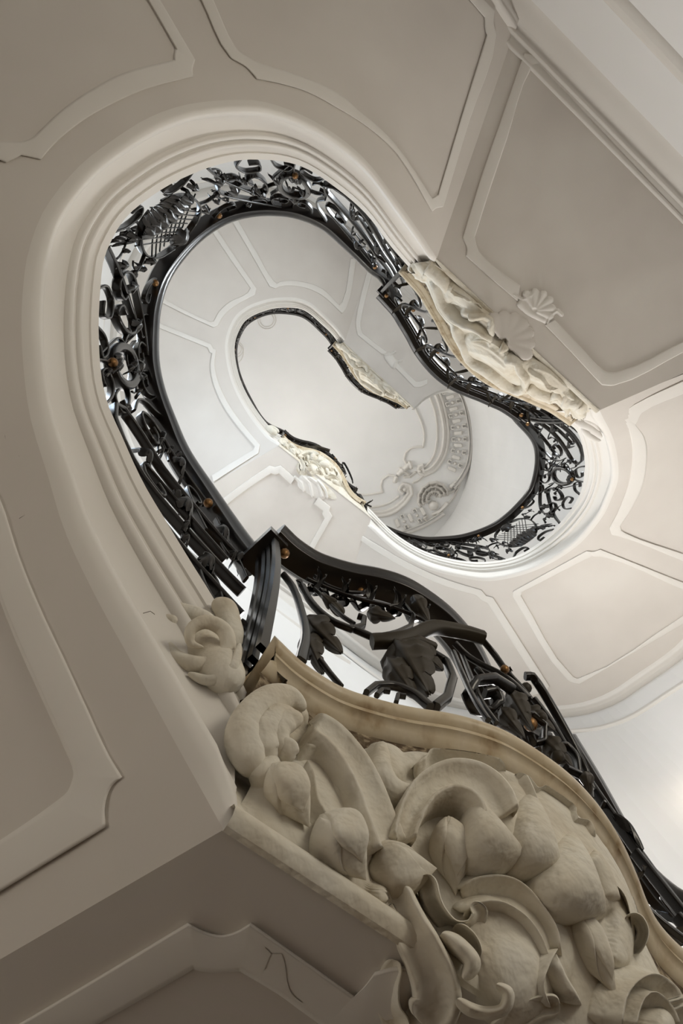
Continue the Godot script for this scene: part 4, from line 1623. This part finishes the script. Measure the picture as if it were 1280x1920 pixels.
	var c := [["dome", [748, 888, 766, 872], 5, 5, 0.14, 0.12], ["dome", [742, 896, 740, 902], 4, 4, 0.12, 0.12], ["dome", [768, 868, 770, 876], 4, 4, 0.12, 0.12], ["ridge", [750, 878, 757, 884, 766, 890], 3, 3, 0.12, 0.12], ["ridge", [758, 894, 768, 894, 778, 886], 3, 3, 0.10, 0.10], ["ridge", [775, 905, 785, 900, 793, 893], 2.5, 2.5, 0.1, 0.1], ["dome", [786, 884], 4, 4, 0.14, 0.14], ["dome", [758, 918], 4, 4, 0.14, 0.14]]
	put("leaf_relief", applique([730, 858, 800, 925], 1.0, c, on), M.trim, ca)


# a small bevelled tablet on a surface
func raised(s: Shape, c: Vector2, x: Vector2, y: Vector2, on: Callable) -> void:
	var rows := []
	for st in [[1.0, -0.01], [1.0, 0.05], [0.8, 0.07]]:
		var row := PackedVector3Array()
		for q in [[-1, -1], [1, -1], [1, 1], [-1, 1]]:
			row.append(on.call(c + x * q[0] * st[0] + y * q[1] * st[0], st[1]))
		rows.append(row)
	s.grid(rows, true)
	s.fan(rows[2])


# ---------------------------------------------------------------- balustrades

# the upright surface a balustrade is wrought in: base and top lines in space, with the length along the base
func surface(base: PackedVector3Array, top: PackedVector3Array) -> Dictionary:
	var len := PackedFloat32Array([0.0])
	for i in range(1, base.size()):
		len.append(len[i - 1] + base[i].distance_to(base[i - 1]))
	return {"base": base, "top": top, "len": len}


# (u metres along, y metres up) -> place; the normal towards the well in the second entry
func wrought(r: Dictionary, u: float, y: float) -> Array:
	var ln: PackedFloat32Array = r.len
	var n := ln.size()
	var i := clampi(ln.bsearch(u) - 1, 0, n - 2)
	var s := (u - ln[i]) / (ln[i + 1] - ln[i])
	var b: Vector3 = r.base[i].lerp(r.base[i + 1], s)
	var t: Vector3 = r.top[i].lerp(r.top[i + 1], s)
	var d: Vector3 = r.base[i + 1] - r.base[i]
	return [b.lerp(t, y / 1.0), Vector3(d.z, 0, -d.x).normalized()]


# a wrought bar with a chamfered rectangular section along a path of (u, y)
func bar(r: Dictionary, path: PackedVector2Array, w0: float, w1: float, deep: float, s: Shape = null, out := 0.0) -> Shape:
	if s == null:
		s = Shape.new()
	var pos := PackedVector3Array()
	var nor := PackedVector3Array()
	for p in path:
		var m := wrought(r, p.x, p.y)
		pos.append(m[0] + m[1] * out)
		nor.append(m[1])
	var rows := []
	var n := pos.size()
	for i in n:
		var t := (pos[mini(i + 1, n - 1)] - pos[maxi(i - 1, 0)]).normalized()
		var nn := (nor[i] - t * nor[i].dot(t)).normalized()
		var b := t.cross(nn)
		var w := lerpf(w0, w1, float(i) / (n - 1)) * 0.36
		var d := deep * 0.32
		var row := PackedVector3Array()
		for q in [[-1, -0.6], [-0.6, -1], [0.6, -1], [1, -0.6], [1, 0.6], [0.6, 1], [-0.6, 1], [-1, 0.6]]:
			row.append(pos[i] + b * w * q[0] + nn * d * q[1])
		rows.append(row)
	s.grid(rows, true)
	s.fan(rows[0], true)
	s.fan(rows[n - 1])
	return s


# a curve whose bend follows kind: "C" curls the same way at both ends, "S" opposite ways; it fits size, turned by turn about its centre
func scroll(kind: String, centre: Vector2, size: Vector2, turn: float, curl := 1.0, n := 44) -> PackedVector2Array:
	var p := PackedVector2Array()
	var q := Vector2.ZERO
	var a := 0.0
	for i in n:
		var s := 2.0 * i / (n - 1) - 1.0
		var k := 0.35 + 7.0 * pow(absf(s), 3.2) * curl
		if kind == "S" and s < 0.0:
			k = -k
		a += k * 2.0 / n * 1.45
		q += Vector2(cos(a), sin(a)) * 2.0 / n
		p.append(q)
	var lean := (p[n * 3 / 4] - p[n / 4]).angle()
	var lo := Vector2(1e9, 1e9)
	var hi := -lo
	for i in n:
		p[i] = p[i].rotated(-lean)
		lo = lo.min(p[i])
		hi = hi.max(p[i])
	for i in n:
		var e := (p[i] - (lo + hi) / 2.0) / (hi - lo) * size
		p[i] = centre + e.rotated(turn)
	return p


# an acanthus leaf growing from (u, y)
func leaf(r: Dictionary, at_uy: Vector2, turn: float, length: float, wide: float, bulge := 0.03, lobes := 4, s: Shape = null) -> Shape:
	if s == null:
		s = Shape.new()
	var front := []
	var back := []
	for j in 9:
		var across := j / 4.0 - 1.0
		var row := PackedVector3Array()
		var under := PackedVector3Array()
		for i in 25:
			var v := i / 24.0
			var ph := fposmod(lobes * v, 1.0)
			var lobe := 0.62 + 0.38 * sin(PI * pow(ph, 0.6))
			var edge := (sin(PI * pow(v, 0.7)) * 0.9 + 0.12 * (1.0 - v)) * lerpf(1.0, lobe, absf(across))
			var bend := turn + 0.7 * v * v
			var d := Vector2(cos(bend), sin(bend))
			var sd := Vector2(-d.y, d.x)
			var q := at_uy + d * length * (v - 0.10 * absf(across) * (1.0 - ph)) + sd * across * wide * 0.5 * edge
			var m := wrought(r, q.x, q.y)
			var lift := bulge * sin(PI * v * 1.25) + 0.010 * (1.0 - absf(across)) - 0.35 * wide * across * across * edge * (0.5 - 0.4 * v) + 0.006 * cos(TAU * ph) * absf(across) - bulge * 1.2 * v * v * v
			row.append(m[0] + m[1] * (lift + 0.004))
			under.append(m[0] + m[1] * (lift - 0.006 * (1.0 - absf(across))))
		front.append(row)
		back.append(under)
	s.grid(front)
	s.grid(back)
	return s


# a bar through frame points that are given with their heights
func bar3(pts: Array, w0: float, w1: float, deep: float) -> Shape:
	var flat := PackedVector2Array()
	var hs := PackedVector2Array()
	for i in range(0, pts.size(), 3):
		flat.append(Vector2(pts[i], pts[i + 1]))
		hs.append(Vector2(i, pts[i + 2]))
	flat = smooth(flat, 5)
	hs = smooth(hs, 5)
	var base := PackedVector3Array()
	var path := PackedVector2Array()
	for i in flat.size():
		base.append(P(flat[i].x, flat[i].y, hs[i].y))
	var s := Shape.new()
	var rows := []
	var n := base.size()
	for i in n:
		var t := (base[mini(i + 1, n - 1)] - base[maxi(i - 1, 0)]).normalized()
		var nn := G(MID, base[i].y - EYE) - base[i]
		nn = (nn - t * nn.dot(t)).normalized()
		var b := t.cross(nn)
		var w := lerpf(w0, w1, float(i) / (n - 1)) * 0.36
		var d := deep * 0.32
		var row := PackedVector3Array()
		for q in [[-1, -0.6], [-0.6, -1], [0.6, -1], [1, -0.6], [1, 0.6], [0.6, 1], [-0.6, 1], [-1, 0.6]]:
			row.append(base[i] + b * w * q[0] + nn * d * q[1])
		rows.append(row)
	s.grid(rows, true)
	s.fan(rows[0], true)
	s.fan(rows[n - 1])
	return s


func orb(r: Dictionary, u: float, y: float, rad: float, out := 0.0) -> Shape:
	var s := Shape.new()
	var m := wrought(r, u, y)
	ball(s, m[0] + m[1] * out, rad, 10)
	return s


func handrail(pts: PackedVector3Array, scale := 1.0) -> Shape:
	var s := Shape.new()
	var n := pts.size()
	var rows := []
	for i in n:
		var t := (pts[mini(i + 1, n - 1)] - pts[maxi(i - 1, 0)]).normalized()
		var side := t.cross(Vector3.UP).normalized()
		var u := side.cross(t)
		var row := PackedVector3Array()
		for q in [[-0.030, -0.040], [0.030, -0.040], [0.034, -0.034], [0.030, -0.026], [0.040, -0.018], [0.048, -0.004], [0.047, 0.012], [0.036, 0.026], [0.018, 0.034], [-0.018, 0.034], [-0.036, 0.026], [-0.047, 0.012], [-0.048, -0.004], [-0.040, -0.018], [-0.030, -0.026], [-0.034, -0.034]]:
			row.append(pts[i] + (side * q[0] + u * q[1]) * scale)
		rows.append(row)
	s.grid(rows, true)
	s.fan(rows[0])
	s.fan(rows[n - 1], true)
	return s


# the wrought pattern of one flight, mirrored about its middle: long hairpin loops, an oval ring, tall scrolls and a trellis basket
func flight_pattern(r: Dictionary, t: Node3D, total: float) -> void:
	var k := total / 4.8
	for sd in [-1.0, 1.0]:
		# [part, (u, y) points from the middle of the flight outwards, widths, depth]
		for e in [
			["scroll", [2.36, 0.86, 2.10, 0.70, 1.75, 0.54, 1.40, 0.38, 1.24, 0.24, 1.30, 0.11, 1.52, 0.10, 1.85, 0.24, 2.15, 0.40, 2.34, 0.52], 0.022, 0.022, 0.055],
			["scroll", [2.20, 0.58, 1.95, 0.46, 1.70, 0.34, 1.56, 0.24, 1.60, 0.18, 1.72, 0.22, 1.74, 0.28, 1.68, 0.28], 0.016, 0.012, 0.045],
			["scroll", [1.95, 0.90, 1.60, 0.82, 1.36, 0.68, 1.30, 0.54, 1.40, 0.50, 1.50, 0.58, 1.46, 0.66, 1.40, 0.64], 0.018, 0.014, 0.050],
			["scroll", [2.34, 0.30, 2.05, 0.14, 1.80, 0.04], 0.020, 0.020, 0.055],
			["scroll", [2.36, 0.16, 2.24, 0.10, 2.10, 0.10, 2.06, 0.20, 2.16, 0.25, 2.22, 0.18], 0.014, 0.012, 0.040],
			["scroll", [2.36, 0.70, 2.28, 0.78, 2.14, 0.84, 2.06, 0.90], 0.014, 0.012, 0.040],
			["scroll", [1.24, 0.04, 1.20, 0.16, 1.14, 0.22, 1.06, 0.17, 1.08, 0.09, 1.14, 0.10], 0.016, 0.012, 0.045],
			["scroll", [0.84, 0.04, 0.88, 0.16, 0.96, 0.20, 1.00, 0.12, 0.94, 0.09], 0.016, 0.012, 0.045],
			["scroll", [1.20, 0.93, 1.18, 0.80, 1.12, 0.74, 1.05, 0.78, 1.08, 0.85, 1.13, 0.84], 0.016, 0.012, 0.045],
			["scroll", [0.86, 0.93, 0.84, 0.80, 0.90, 0.73, 0.98, 0.76, 0.96, 0.84, 0.91, 0.83], 0.016, 0.012, 0.045],
			["scroll", [0.40, 0.04, 0.46, 0.24, 0.56, 0.44, 0.72, 0.66, 0.80, 0.62, 0.80, 0.46, 0.72, 0.32, 0.66, 0.40, 0.70, 0.48], 0.022, 0.016, 0.065],
			["scroll", [0.92, 0.94, 0.74, 0.86, 0.56, 0.70, 0.44, 0.50, 0.46, 0.36, 0.56, 0.32, 0.62, 0.42, 0.56, 0.48], 0.020, 0.014, 0.060],
			["scroll", [0.34, 0.93, 0.42, 0.84, 0.52, 0.82, 0.54, 0.90, 0.47, 0.91], 0.014, 0.012, 0.040],
			["scroll", [0.64, 0.05, 0.60, 0.16, 0.66, 0.26, 0.76, 0.24, 0.76, 0.14, 0.69, 0.14], 0.016, 0.012, 0.045],
			["scroll", [0.05, 0.24, 0.17, 0.30, 0.25, 0.44, 0.26, 0.62, 0.20, 0.78, 0.08, 0.88], 0.018, 0.014, 0.055],
			["link", [1.13, 0.46, 1.20, 0.44, 1.26, 0.36], 0.014, 0.014, 0.035],
			["link", [0.91, 0.46, 0.86, 0.50, 0.80, 0.56], 0.014, 0.014, 0.035],
			["link", [1.02, 0.64, 1.03, 0.80, 1.02, 0.95], 0.014, 0.014, 0.035],
			["link", [1.02, 0.28, 1.01, 0.14, 1.02, 0.02], 0.014, 0.014, 0.035],
			["link", [0.26, 0.56, 0.34, 0.58, 0.42, 0.54], 0.012, 0.012, 0.030],
			["scroll", [0.62, 0.95, 0.64, 0.84, 0.72, 0.78, 0.80, 0.84, 0.76, 0.90, 0.71, 0.87], 0.014, 0.010, 0.040],
			["scroll", [1.34, 0.94, 1.30, 0.84, 1.24, 0.72, 1.22, 0.58, 1.28, 0.44], 0.016, 0.014, 0.045],
			["scroll", [0.98, 0.10, 0.90, 0.28, 0.86, 0.40, 0.90, 0.56, 0.84, 0.70], 0.013, 0.011, 0.035],
			["scroll", [1.16, 0.30, 1.20, 0.22, 1.28, 0.24, 1.28, 0.32, 1.22, 0.33], 0.012, 0.010, 0.035],
			["scroll", [2.02, 0.56, 1.90, 0.62, 1.80, 0.72, 1.84, 0.80, 1.92, 0.78, 1.90, 0.71], 0.013, 0.011, 0.040],
			["scroll", [0.30, 0.05, 0.22, 0.14, 0.12, 0.16, 0.08, 0.09, 0.15, 0.07], 0.016, 0.012, 0.045],
		]:
			var q := PackedVector2Array()
			for p in spline(px(e[1]), 34):
				q.append(Vector2(total / 2.0 + sd * p.x * k, p.y))
			put(e[0], bar(r, q, e[2], e[3], e[4]), M.iron, t)
		var ring := PackedVector2Array()
		for i in 33:
			var a := TAU * i / 32.0
			ring.append(Vector2(total / 2.0 + sd * (1.02 + 0.115 * cos(a)) * k, 0.46 + 0.20 * sin(a)))
		put("oval_ring", bar(r, ring, 0.048, 0.048, 0.075), M.iron, t)
		for e in [[1.02, 0.25, 1.57, 0.13, 0.09], [1.02, 0.25, 0.9, 0.12, 0.06], [1.02, 0.25, 2.3, 0.12, 0.06], [1.02, 0.66, 1.57, 0.14, 0.10], [1.80, 0.40, 0.4, 0.18, 0.10], [1.58, 0.30, 3.4, 0.14, 0.08], [1.62, 0.80, 0.2, 0.16, 0.08], [2.05, 0.20, 0.5, 0.14, 0.08], [2.08, 0.74, 0.3, 0.16, 0.09], [0.56, 0.46, 2.0, 0.22, 0.10], [0.72, 0.62, 0.9, 0.16, 0.08], [0.46, 0.24, 1.9, 0.15, 0.08], [0.30, 0.62, 1.9, 0.14, 0.07], [0.24, 0.20, 0.8, 0.12, 0.07]]:
			var turn: float = e[2] - 0.35
			put("leaf", leaf(r, Vector2(total / 2.0 + sd * e[0] * k, e[1]), turn if sd > 0.0 else PI - turn - 0.7, e[3], e[4], 0.03), M.iron, t)
		for i in 13:
			var u := rng.randf_range(0.32, 2.25)
			var y := rng.randf_range(0.08, 0.86)
			var a := rng.randf_range(-0.6, 2.6)
			var q := PackedVector2Array()
			for j in 7:
				var v := j / 6.0
				q.append(Vector2(total / 2.0 + sd * (u + 0.13 * v * cos(a + 0.9 * v)) * k, clampf(y + 0.13 * v * sin(a + 0.9 * v), 0.03, 0.95)))
			put("sprig", bar(r, q, 0.011, 0.007, 0.014), M.iron, t)
			put("leaf", leaf(r, q[6], (q[6] - q[4]).angle() - 0.3, 0.085, 0.05, 0.02, 3), M.iron, t)
			put("leaf", leaf(r, q[3], (q[6] - q[4]).angle() + (0.9 if i % 2 == 0 else -1.3), 0.06, 0.035, 0.015, 3), M.iron, t)
		for e in [[1.26, 0.36], [0.80, 0.56], [1.13, 0.46], [0.91, 0.46], [0.42, 0.54]]:
			put("collar", orb(r, total / 2.0 + sd * e[0] * k, e[1], 0.02), M.iron, t)
		for e in [[1.02, 0.235], [0.38, 0.90], [1.96, 0.88]]:
			put("gilt_ball", orb(r, total / 2.0 + sd * e[0] * k, e[1], 0.019, 0.015), M.brass, t)
	# trellis basket with its spray of leaves
	var c := total / 2.0
	var s := Shape.new()
	for i in 8:
		for dir in [-1.0, 1.0]:
			var o := (i - 3.5) * 0.05
			var q := PackedVector2Array()
			for j in 5:
				var v := j / 4.0 - 0.5
				q.append(Vector2(c + o + dir * v * 0.2, 0.56 + v * 0.36))
			bar(r, q, 0.008, 0.008, 0.012, s)
	put("trellis", s, M.iron, t)
	for i in 7:
		put("leaf", leaf(r, Vector2(c + (i - 3) * 0.035, 0.22), PI / 2 - (i - 3) * 0.30 - 0.3, 0.34 - 0.03 * absf(i - 3), 0.10, 0.06, 5), M.iron, t)
	put("shell", leaf(r, Vector2(c, 0.72), PI / 2 - 0.25, 0.18, 0.2, 0.05, 5), M.iron, t)


func balustrades() -> void:
	var told := ["black balustrade and handrail of the lowest flight at the lower right edge", "black wrought iron balustrade curving round the large left arc", "black wrought iron balustrade rounding the bright right arc", "thin dark balustrade ringing the smallest upper arc"]
	for k in [1, 2, 3, 0]:
		var f: Dictionary = flights[k]
		var base := PackedVector3Array()
		var top := PackedVector3Array()
		var n := 90
		var t0 := 0.35 if k == 0 else 0.005
		for i in n + 1:
			var s := lerpf(t0, 0.995, float(i) / n)
			var e := at(f.edge, s)
			var d := (at(f.edge, minf(s + 0.02, 1.0)) - at(f.edge, maxf(s - 0.02, 0.0))).normalized()
			var out := Vector2(-d.y, d.x) * -0.03
			base.append(G(e + out, rise(k, s)))
			top.append(G(at(f.rail, s) + out, rise(k, s) + 1.06))
		var r := surface(base, top)
		var t := thing("balustrade", told[k], "balustrade", base[0], "wrought iron stair balustrades")
		put("handrail", handrail(top, 1.15), M.rail, t)
		var total: float = r.len[-1]
		for y in [0.025, 0.955]:
			var q := PackedVector2Array()
			for i in 73:
				q.append(Vector2(lerpf(0.01, total - 0.01, i / 72.0), y))
			put("flat_rail", bar(r, q, 0.014, 0.014, 0.034), M.iron, t)
		flight_pattern(r, t, total)
	balcony_rails()


# a frame point on the upright surface of a balustrade: (u, y)
func on_wrought(r: Dictionary, q: Vector2, guess: float) -> Vector2:
	var dir := Q(q.x, q.y)
	var best := Vector2.ZERO
	var far := 1e9
	var n: int = r.base.size()
	for i in n - 1:
		var a := Vector2(r.base[i].x, -r.base[i].z)
		var b := Vector2(r.base[i + 1].x, -r.base[i + 1].z)
		var e := b - a
		var den := dir.cross(e)
		if absf(den) < 1e-7:
			continue
		var h := a.cross(e) / den
		var s := a.cross(dir) / den
		if s < -0.02 or s > 1.02 or h < 0.0:
			continue
		var y: float = h + EYE - r.base[i].y
		var u: float = lerpf(r.len[i], r.len[i + 1], s)
		var cost := absf(u - guess) + 4.0 * maxf(0.0, maxf(-0.05 - y, y - 1.1))
		if cost < far:
			far = cost
			best = Vector2(u, y)
	return best


func trace(r: Dictionary, pts: Array) -> PackedVector2Array:
	var c := smooth(px(pts), 4)
	var out := PackedVector2Array()
	var g := 0.35
	for q in c:
		var uy := on_wrought(r, q, g)
		g = uy.x
		out.append(uy)
	return out


func balcony_rails() -> void:
	var told := ["", "black wrought iron balcony railing with acanthus leaves above the marble coping", "black balcony railing hanging over the grey upper right bracket", "small black balcony railing above the pearl bracket", "smallest black balcony railing above the topmost bracket"]
	var made := {}
	for k in [1, 2]:
		var c := coping_plan(k)
		c = even(inset(c.slice(5, c.size() - 5), 0.035), 80)
		var base := PackedVector3Array()
		var top := PackedVector3Array()
		for p in c:
			base.append(G(p, LEVELS[k]))
			top.append(G(p, LEVELS[k] + 1.0))
		var r := surface(base, top)
		var hand := PackedVector3Array()
		for p in top:
			hand.append(p + Vector3(0, 0.06, 0))
		var t := thing("balcony_railing", told[k], "railing", base[40], "wrought iron balcony railings")
		put("handrail", handrail(hand, 1.25), M.rail, t)
		newel(t, c[0], LEVELS[k], c[1] - c[0])
		if k == 2:
			newel(t, c[79], LEVELS[k], c[78] - c[79])
		if k == 1:
			traced_ironwork(r, t)
		else:
			mirrored_ironwork(r, t)
		made[k] = t
	for k in [3, 4]:
		var o: Node3D = made[k - 2].duplicate()
		o.name = numbered("balcony_railing")
		add_child(o)
		o.position.y += LEVELS[k] - LEVELS[k - 2]
		o.set_meta("label", told[k])


# a cluster of flat uprights with stacked leaf plates and a block under the handrail
func newel(t: Node3D, p: Vector2, h: float, along_dir: Vector2) -> void:
	var d := along_dir.normalized()
	var o := Vector2(d.y, -d.x)
	if o.dot(MID - p) < 0.0:
		o = -o
	var X := Vector3(d.x, 0, -d.y)
	var Z := Vector3(o.x, 0, -o.y)
	var posts := [[0.0, 0.0, 0.011], [0.004, -0.028, 0.009], [0.006, -0.05, 0.010], [0.012, -0.085, 0.009]]
	for q in posts:
		var s := Shape.new()
		var rows := []
		for i in 13:
			var v := i / 12.0
			var bow := 0.022 * sin(PI * v) + 0.012 * v
			var c: Vector3 = G(p, h + 1.0 * v) + X * q[0] + Z * (q[1] + bow)
			var row := PackedVector3Array()
			for e in [[-1, -1], [1, -1], [1, 1], [-1, 1]]:
				row.append(c + X * e[0] * q[2] + Z * e[1] * 0.007)
			row = PackedVector3Array([row[0], row[1], row[1], row[2], row[2], row[3], row[3], row[0]])
			rows.append(row)
		s.grid(rows, true)
		put("upright", s, M.iron, t)
	for i in 6:
		var s := Shape.new()
		var c: Vector3 = G(p, h + 0.10 + 0.045 * i) + X * 0.012 + Z * -0.092
		s.box(c, X * 0.018 + Vector3(0, 0.010, 0), Vector3(0, 0.006, 0), Z * 0.02)
		put("leaf_plate", s, M.cast, t)
	var b := Shape.new()
	b.box(G(p, h + 0.985) + X * 0.005 + Z * -0.045, X * 0.04, Vector3(0, 0.03, 0), Z * 0.075)
	put("cap_block", b, M.rail, t)
	var g := Shape.new()
	ball(g, G(p, h + 0.93) + X * 0.05 + Z * 0.01, 0.018, 10)
	put("gilt_ball", g, M.brass, t)


func traced_ironwork(r: Dictionary, t: Node3D) -> void:
	# bars: frame points, widths at both ends and depth in metres
	var bars := [
		["stem", [530, 1076, 548, 1100, 565, 1148, 573, 1192, 563, 1240], 0.018, 0.034, 0.03],
		["scroll", [566, 1098, 582, 1128, 618, 1162, 658, 1180, 680, 1174, 682, 1159, 671, 1155], 0.026, 0.020, 0.03],
		["scroll", [590, 1104, 610, 1124, 640, 1154, 664, 1170], 0.014, 0.014, 0.02],
		["scroll", [575, 1085, 620, 1105, 680, 1125, 740, 1140, 800, 1165], 0.016, 0.016, 0.02],
		["scroll", [590, 1080, 610, 1096, 650, 1110, 680, 1112, 697, 1098, 690, 1088], 0.016, 0.012, 0.022],
		["scroll", [655, 1176, 700, 1196, 741, 1188, 769, 1175, 774, 1155, 756, 1133, 727, 1140], 0.024, 0.018, 0.03],
		["ring", [806, 1222, 836, 1240, 848, 1272, 838, 1308, 816, 1326], 0.032, 0.030, 0.035],
		["scroll", [686, 1300, 704, 1286, 738, 1286, 774, 1300, 806, 1326], 0.018, 0.028, 0.03],
		["scroll", [706, 1304, 716, 1294, 730, 1296], 0.016, 0.016, 0.02],
		["scroll", [742, 1318, 746, 1304, 760, 1306], 0.014, 0.014, 0.02],
		["scroll", [850, 1222, 866, 1262, 890, 1312, 915, 1350], 0.018, 0.018, 0.02],
		["scroll", [862, 1215, 880, 1262, 905, 1320, 930, 1356], 0.014, 0.014, 0.02],
		["scroll", [600, 1238, 618, 1262, 640, 1288], 0.018, 0.012, 0.02],
	]
	for b in bars:
		put(b[0], bar(r, trace(r, b[1]), b[2], b[3], b[4]), M.iron if b[0] != "moulded_bar" else M.cast, t)
	# pieces that belly out over the coping: frame points with their heights
	for b in [
		["moulded_bar", [697, 1203, 1.69, 730, 1201, 1.70, 766, 1195, 1.73, 810, 1177, 1.80, 847, 1181, 1.83, 880, 1188, 1.84, 906, 1196, 1.84], 0.055, 0.055, 0.06],
		["scroll", [852, 1206, 1.95, 876, 1230, 1.92, 902, 1246, 1.88, 934, 1262, 1.83, 962, 1282, 1.78, 990, 1310, 1.74], 0.026, 0.030, 0.03],
		["scroll", [958, 1292, 1.70, 925, 1272, 1.66, 892, 1276, 1.62, 876, 1302, 1.58, 888, 1328, 1.56, 918, 1334, 1.57, 936, 1316, 1.59, 928, 1297, 1.61, 908, 1300, 1.60], 0.030, 0.022, 0.05],
		["scroll", [900, 1195, 2.0, 925, 1225, 1.98, 950, 1260, 1.92, 985, 1300, 1.86, 1020, 1350, 1.8], 0.018, 0.018, 0.03],
		["outer_bar", [984, 1268, 1.95, 998, 1268, 1.95, 1010, 1285, 1.93, 1053, 1358, 1.85, 1097, 1445, 1.75, 1110, 1480, 1.70], 0.03, 0.02, 0.04],
		["scroll", [1000, 1310, 1.80, 1030, 1350, 1.74, 1060, 1400, 1.66, 1085, 1445, 1.58], 0.02, 0.016, 0.03],
		["scroll", [975, 1345, 1.62, 1000, 1340, 1.62, 1022, 1360, 1.60, 1020, 1390, 1.56, 1000, 1395, 1.54, 995, 1378, 1.55], 0.02, 0.014, 0.03],
		["scroll", [1040, 1400, 1.56, 1062, 1398, 1.56, 1080, 1420, 1.53, 1085, 1450, 1.49, 1070, 1455, 1.46], 0.02, 0.014, 0.03],
		["scroll", [1060, 1440, 1.44, 1090, 1455, 1.46, 1105, 1480, 1.46, 1108, 1500, 1.42], 0.02, 0.014, 0.03],
	]:
		put(b[0], bar3(b[1], b[2], b[3], b[4]), M.iron if b[0] != "moulded_bar" else M.cast, t)
	for b in [[946, 1255, 1.84, 0.014], [986, 1290, 1.93, 0.018], [994, 1358, 1.60, 0.019], [985, 1340, 1.62, 0.016], [1015, 1345, 1.62, 0.016], [1046, 1420, 1.5, 0.018]]:
		var s := Shape.new()
		ball(s, P(b[0], b[1], b[2]), b[3], 10)
		put("gilt_ball" if b[0] in [946, 994] else "bead", s, M.brass if b[0] in [946, 994] else M.cast, t)
	# acanthus leaves: root and tip in the frame, width in metres
	for l in [[574, 1160, 1.74, 642, 1226, 1.54, 0.085, 4], [574, 1190, 1.66, 606, 1266, 1.40, 0.065, 4], [742, 1202, 1.72, 806, 1302, 1.44, 0.135, 5], [728, 1236, 1.60, 782, 1312, 1.41, 0.075, 4], [770, 1206, 1.74, 832, 1258, 1.60, 0.075, 4], [690, 1150, 1.94, 742, 1160, 1.86, 0.055, 3], [775, 1118, 2.1, 806, 1168, 2.0, 0.06, 3], [640, 1150, 1.92, 600, 1112, 2.0, 0.04, 3], [955, 1298, 1.74, 1000, 1372, 1.56, 0.07, 4], [985, 1330, 1.70, 1042, 1372, 1.58, 0.06, 4], [1020, 1385, 1.58, 1075, 1440, 1.48, 0.06, 4], [940, 1330, 1.6, 985, 1385, 1.48, 0.05, 3], [1098, 1448, 1.46, 1106, 1500, 1.40, 0.035, 3]]:
		put("leaf", leaf3(l[0], l[1], l[2], l[3], l[4], l[5], l[6], l[7]), M.cast, t)
	put("scroll", bar3([812, 1218, 1.70, 780, 1204, 1.69, 745, 1210, 1.66, 727, 1240, 1.61, 738, 1270, 1.56, 766, 1276, 1.55, 782, 1256, 1.57, 766, 1240, 1.58], 0.034, 0.02, 0.06), M.cast, t)
	for b in [[678, 1100, 0.012]]:
		var uy := on_wrought(r, Vector2(b[0], b[1]), 0.7)
		put("gilt_ball", orb(r, uy.x, uy.y, b[2], 0.015), M.brass, t)
	for i in 9:
		put("leaf", leaf(r, Vector2(0.12 + 0.045 * i, 0.80 + 0.02 * (i % 3)), 0.2 + 0.9 * (i % 2) - 0.3, 0.10, 0.05, 0.025, 3), M.iron, t)
	half_pattern(r, t, 0.86, r.len[-1])


# the same kind of scrolls for the parts of a balcony railing that are seen end on
func half_pattern(r: Dictionary, t: Node3D, from: float, to: float) -> void:
	var w := (to - from) / 2.0
	for i in 2:
		var c := from + w * (i + 0.5)
		for e in [["S", Vector2(0, 0.45), Vector2(0.75, 0.2), 1.3], ["C", Vector2(-0.1, 0.7), Vector2(0.3, 0.14), 0.6], ["C", Vector2(0.1, 0.22), Vector2(0.3, 0.14), -0.7], ["C", Vector2(0.08, 0.82), Vector2(0.26, 0.12), 2.2]]:
			put("scroll", bar(r, scroll(e[0], Vector2(c, 0) + e[1], e[2], e[3]), 0.026, 0.02, 0.03), M.iron, t)
		for e in [[0.0, 0.45, 1.0], [-0.06, 0.6, 2.3], [0.06, 0.2, -0.6], [0.0, 0.8, 0.4]]:
			put("leaf", leaf(r, Vector2(c + e[0], e[1]), e[2], 0.17, 0.09, 0.045), M.cast, t)
		put("gilt_ball", orb(r, c, 0.62, 0.018, 0.02), M.brass, t)
	for y in [0.95]:
		var q := PackedVector2Array()
		for i in 31:
			q.append(Vector2(lerpf(from, to, i / 30.0), y))
		put("flat_rail", bar(r, q, 0.014, 0.014, 0.03), M.iron, t)


func mirrored_ironwork(r: Dictionary, t: Node3D) -> void:
	var total: float = r.len[-1]
	half_pattern(r, t, 0.08, total * 0.5)
	half_pattern(r, t, total * 0.5, total - 0.08)
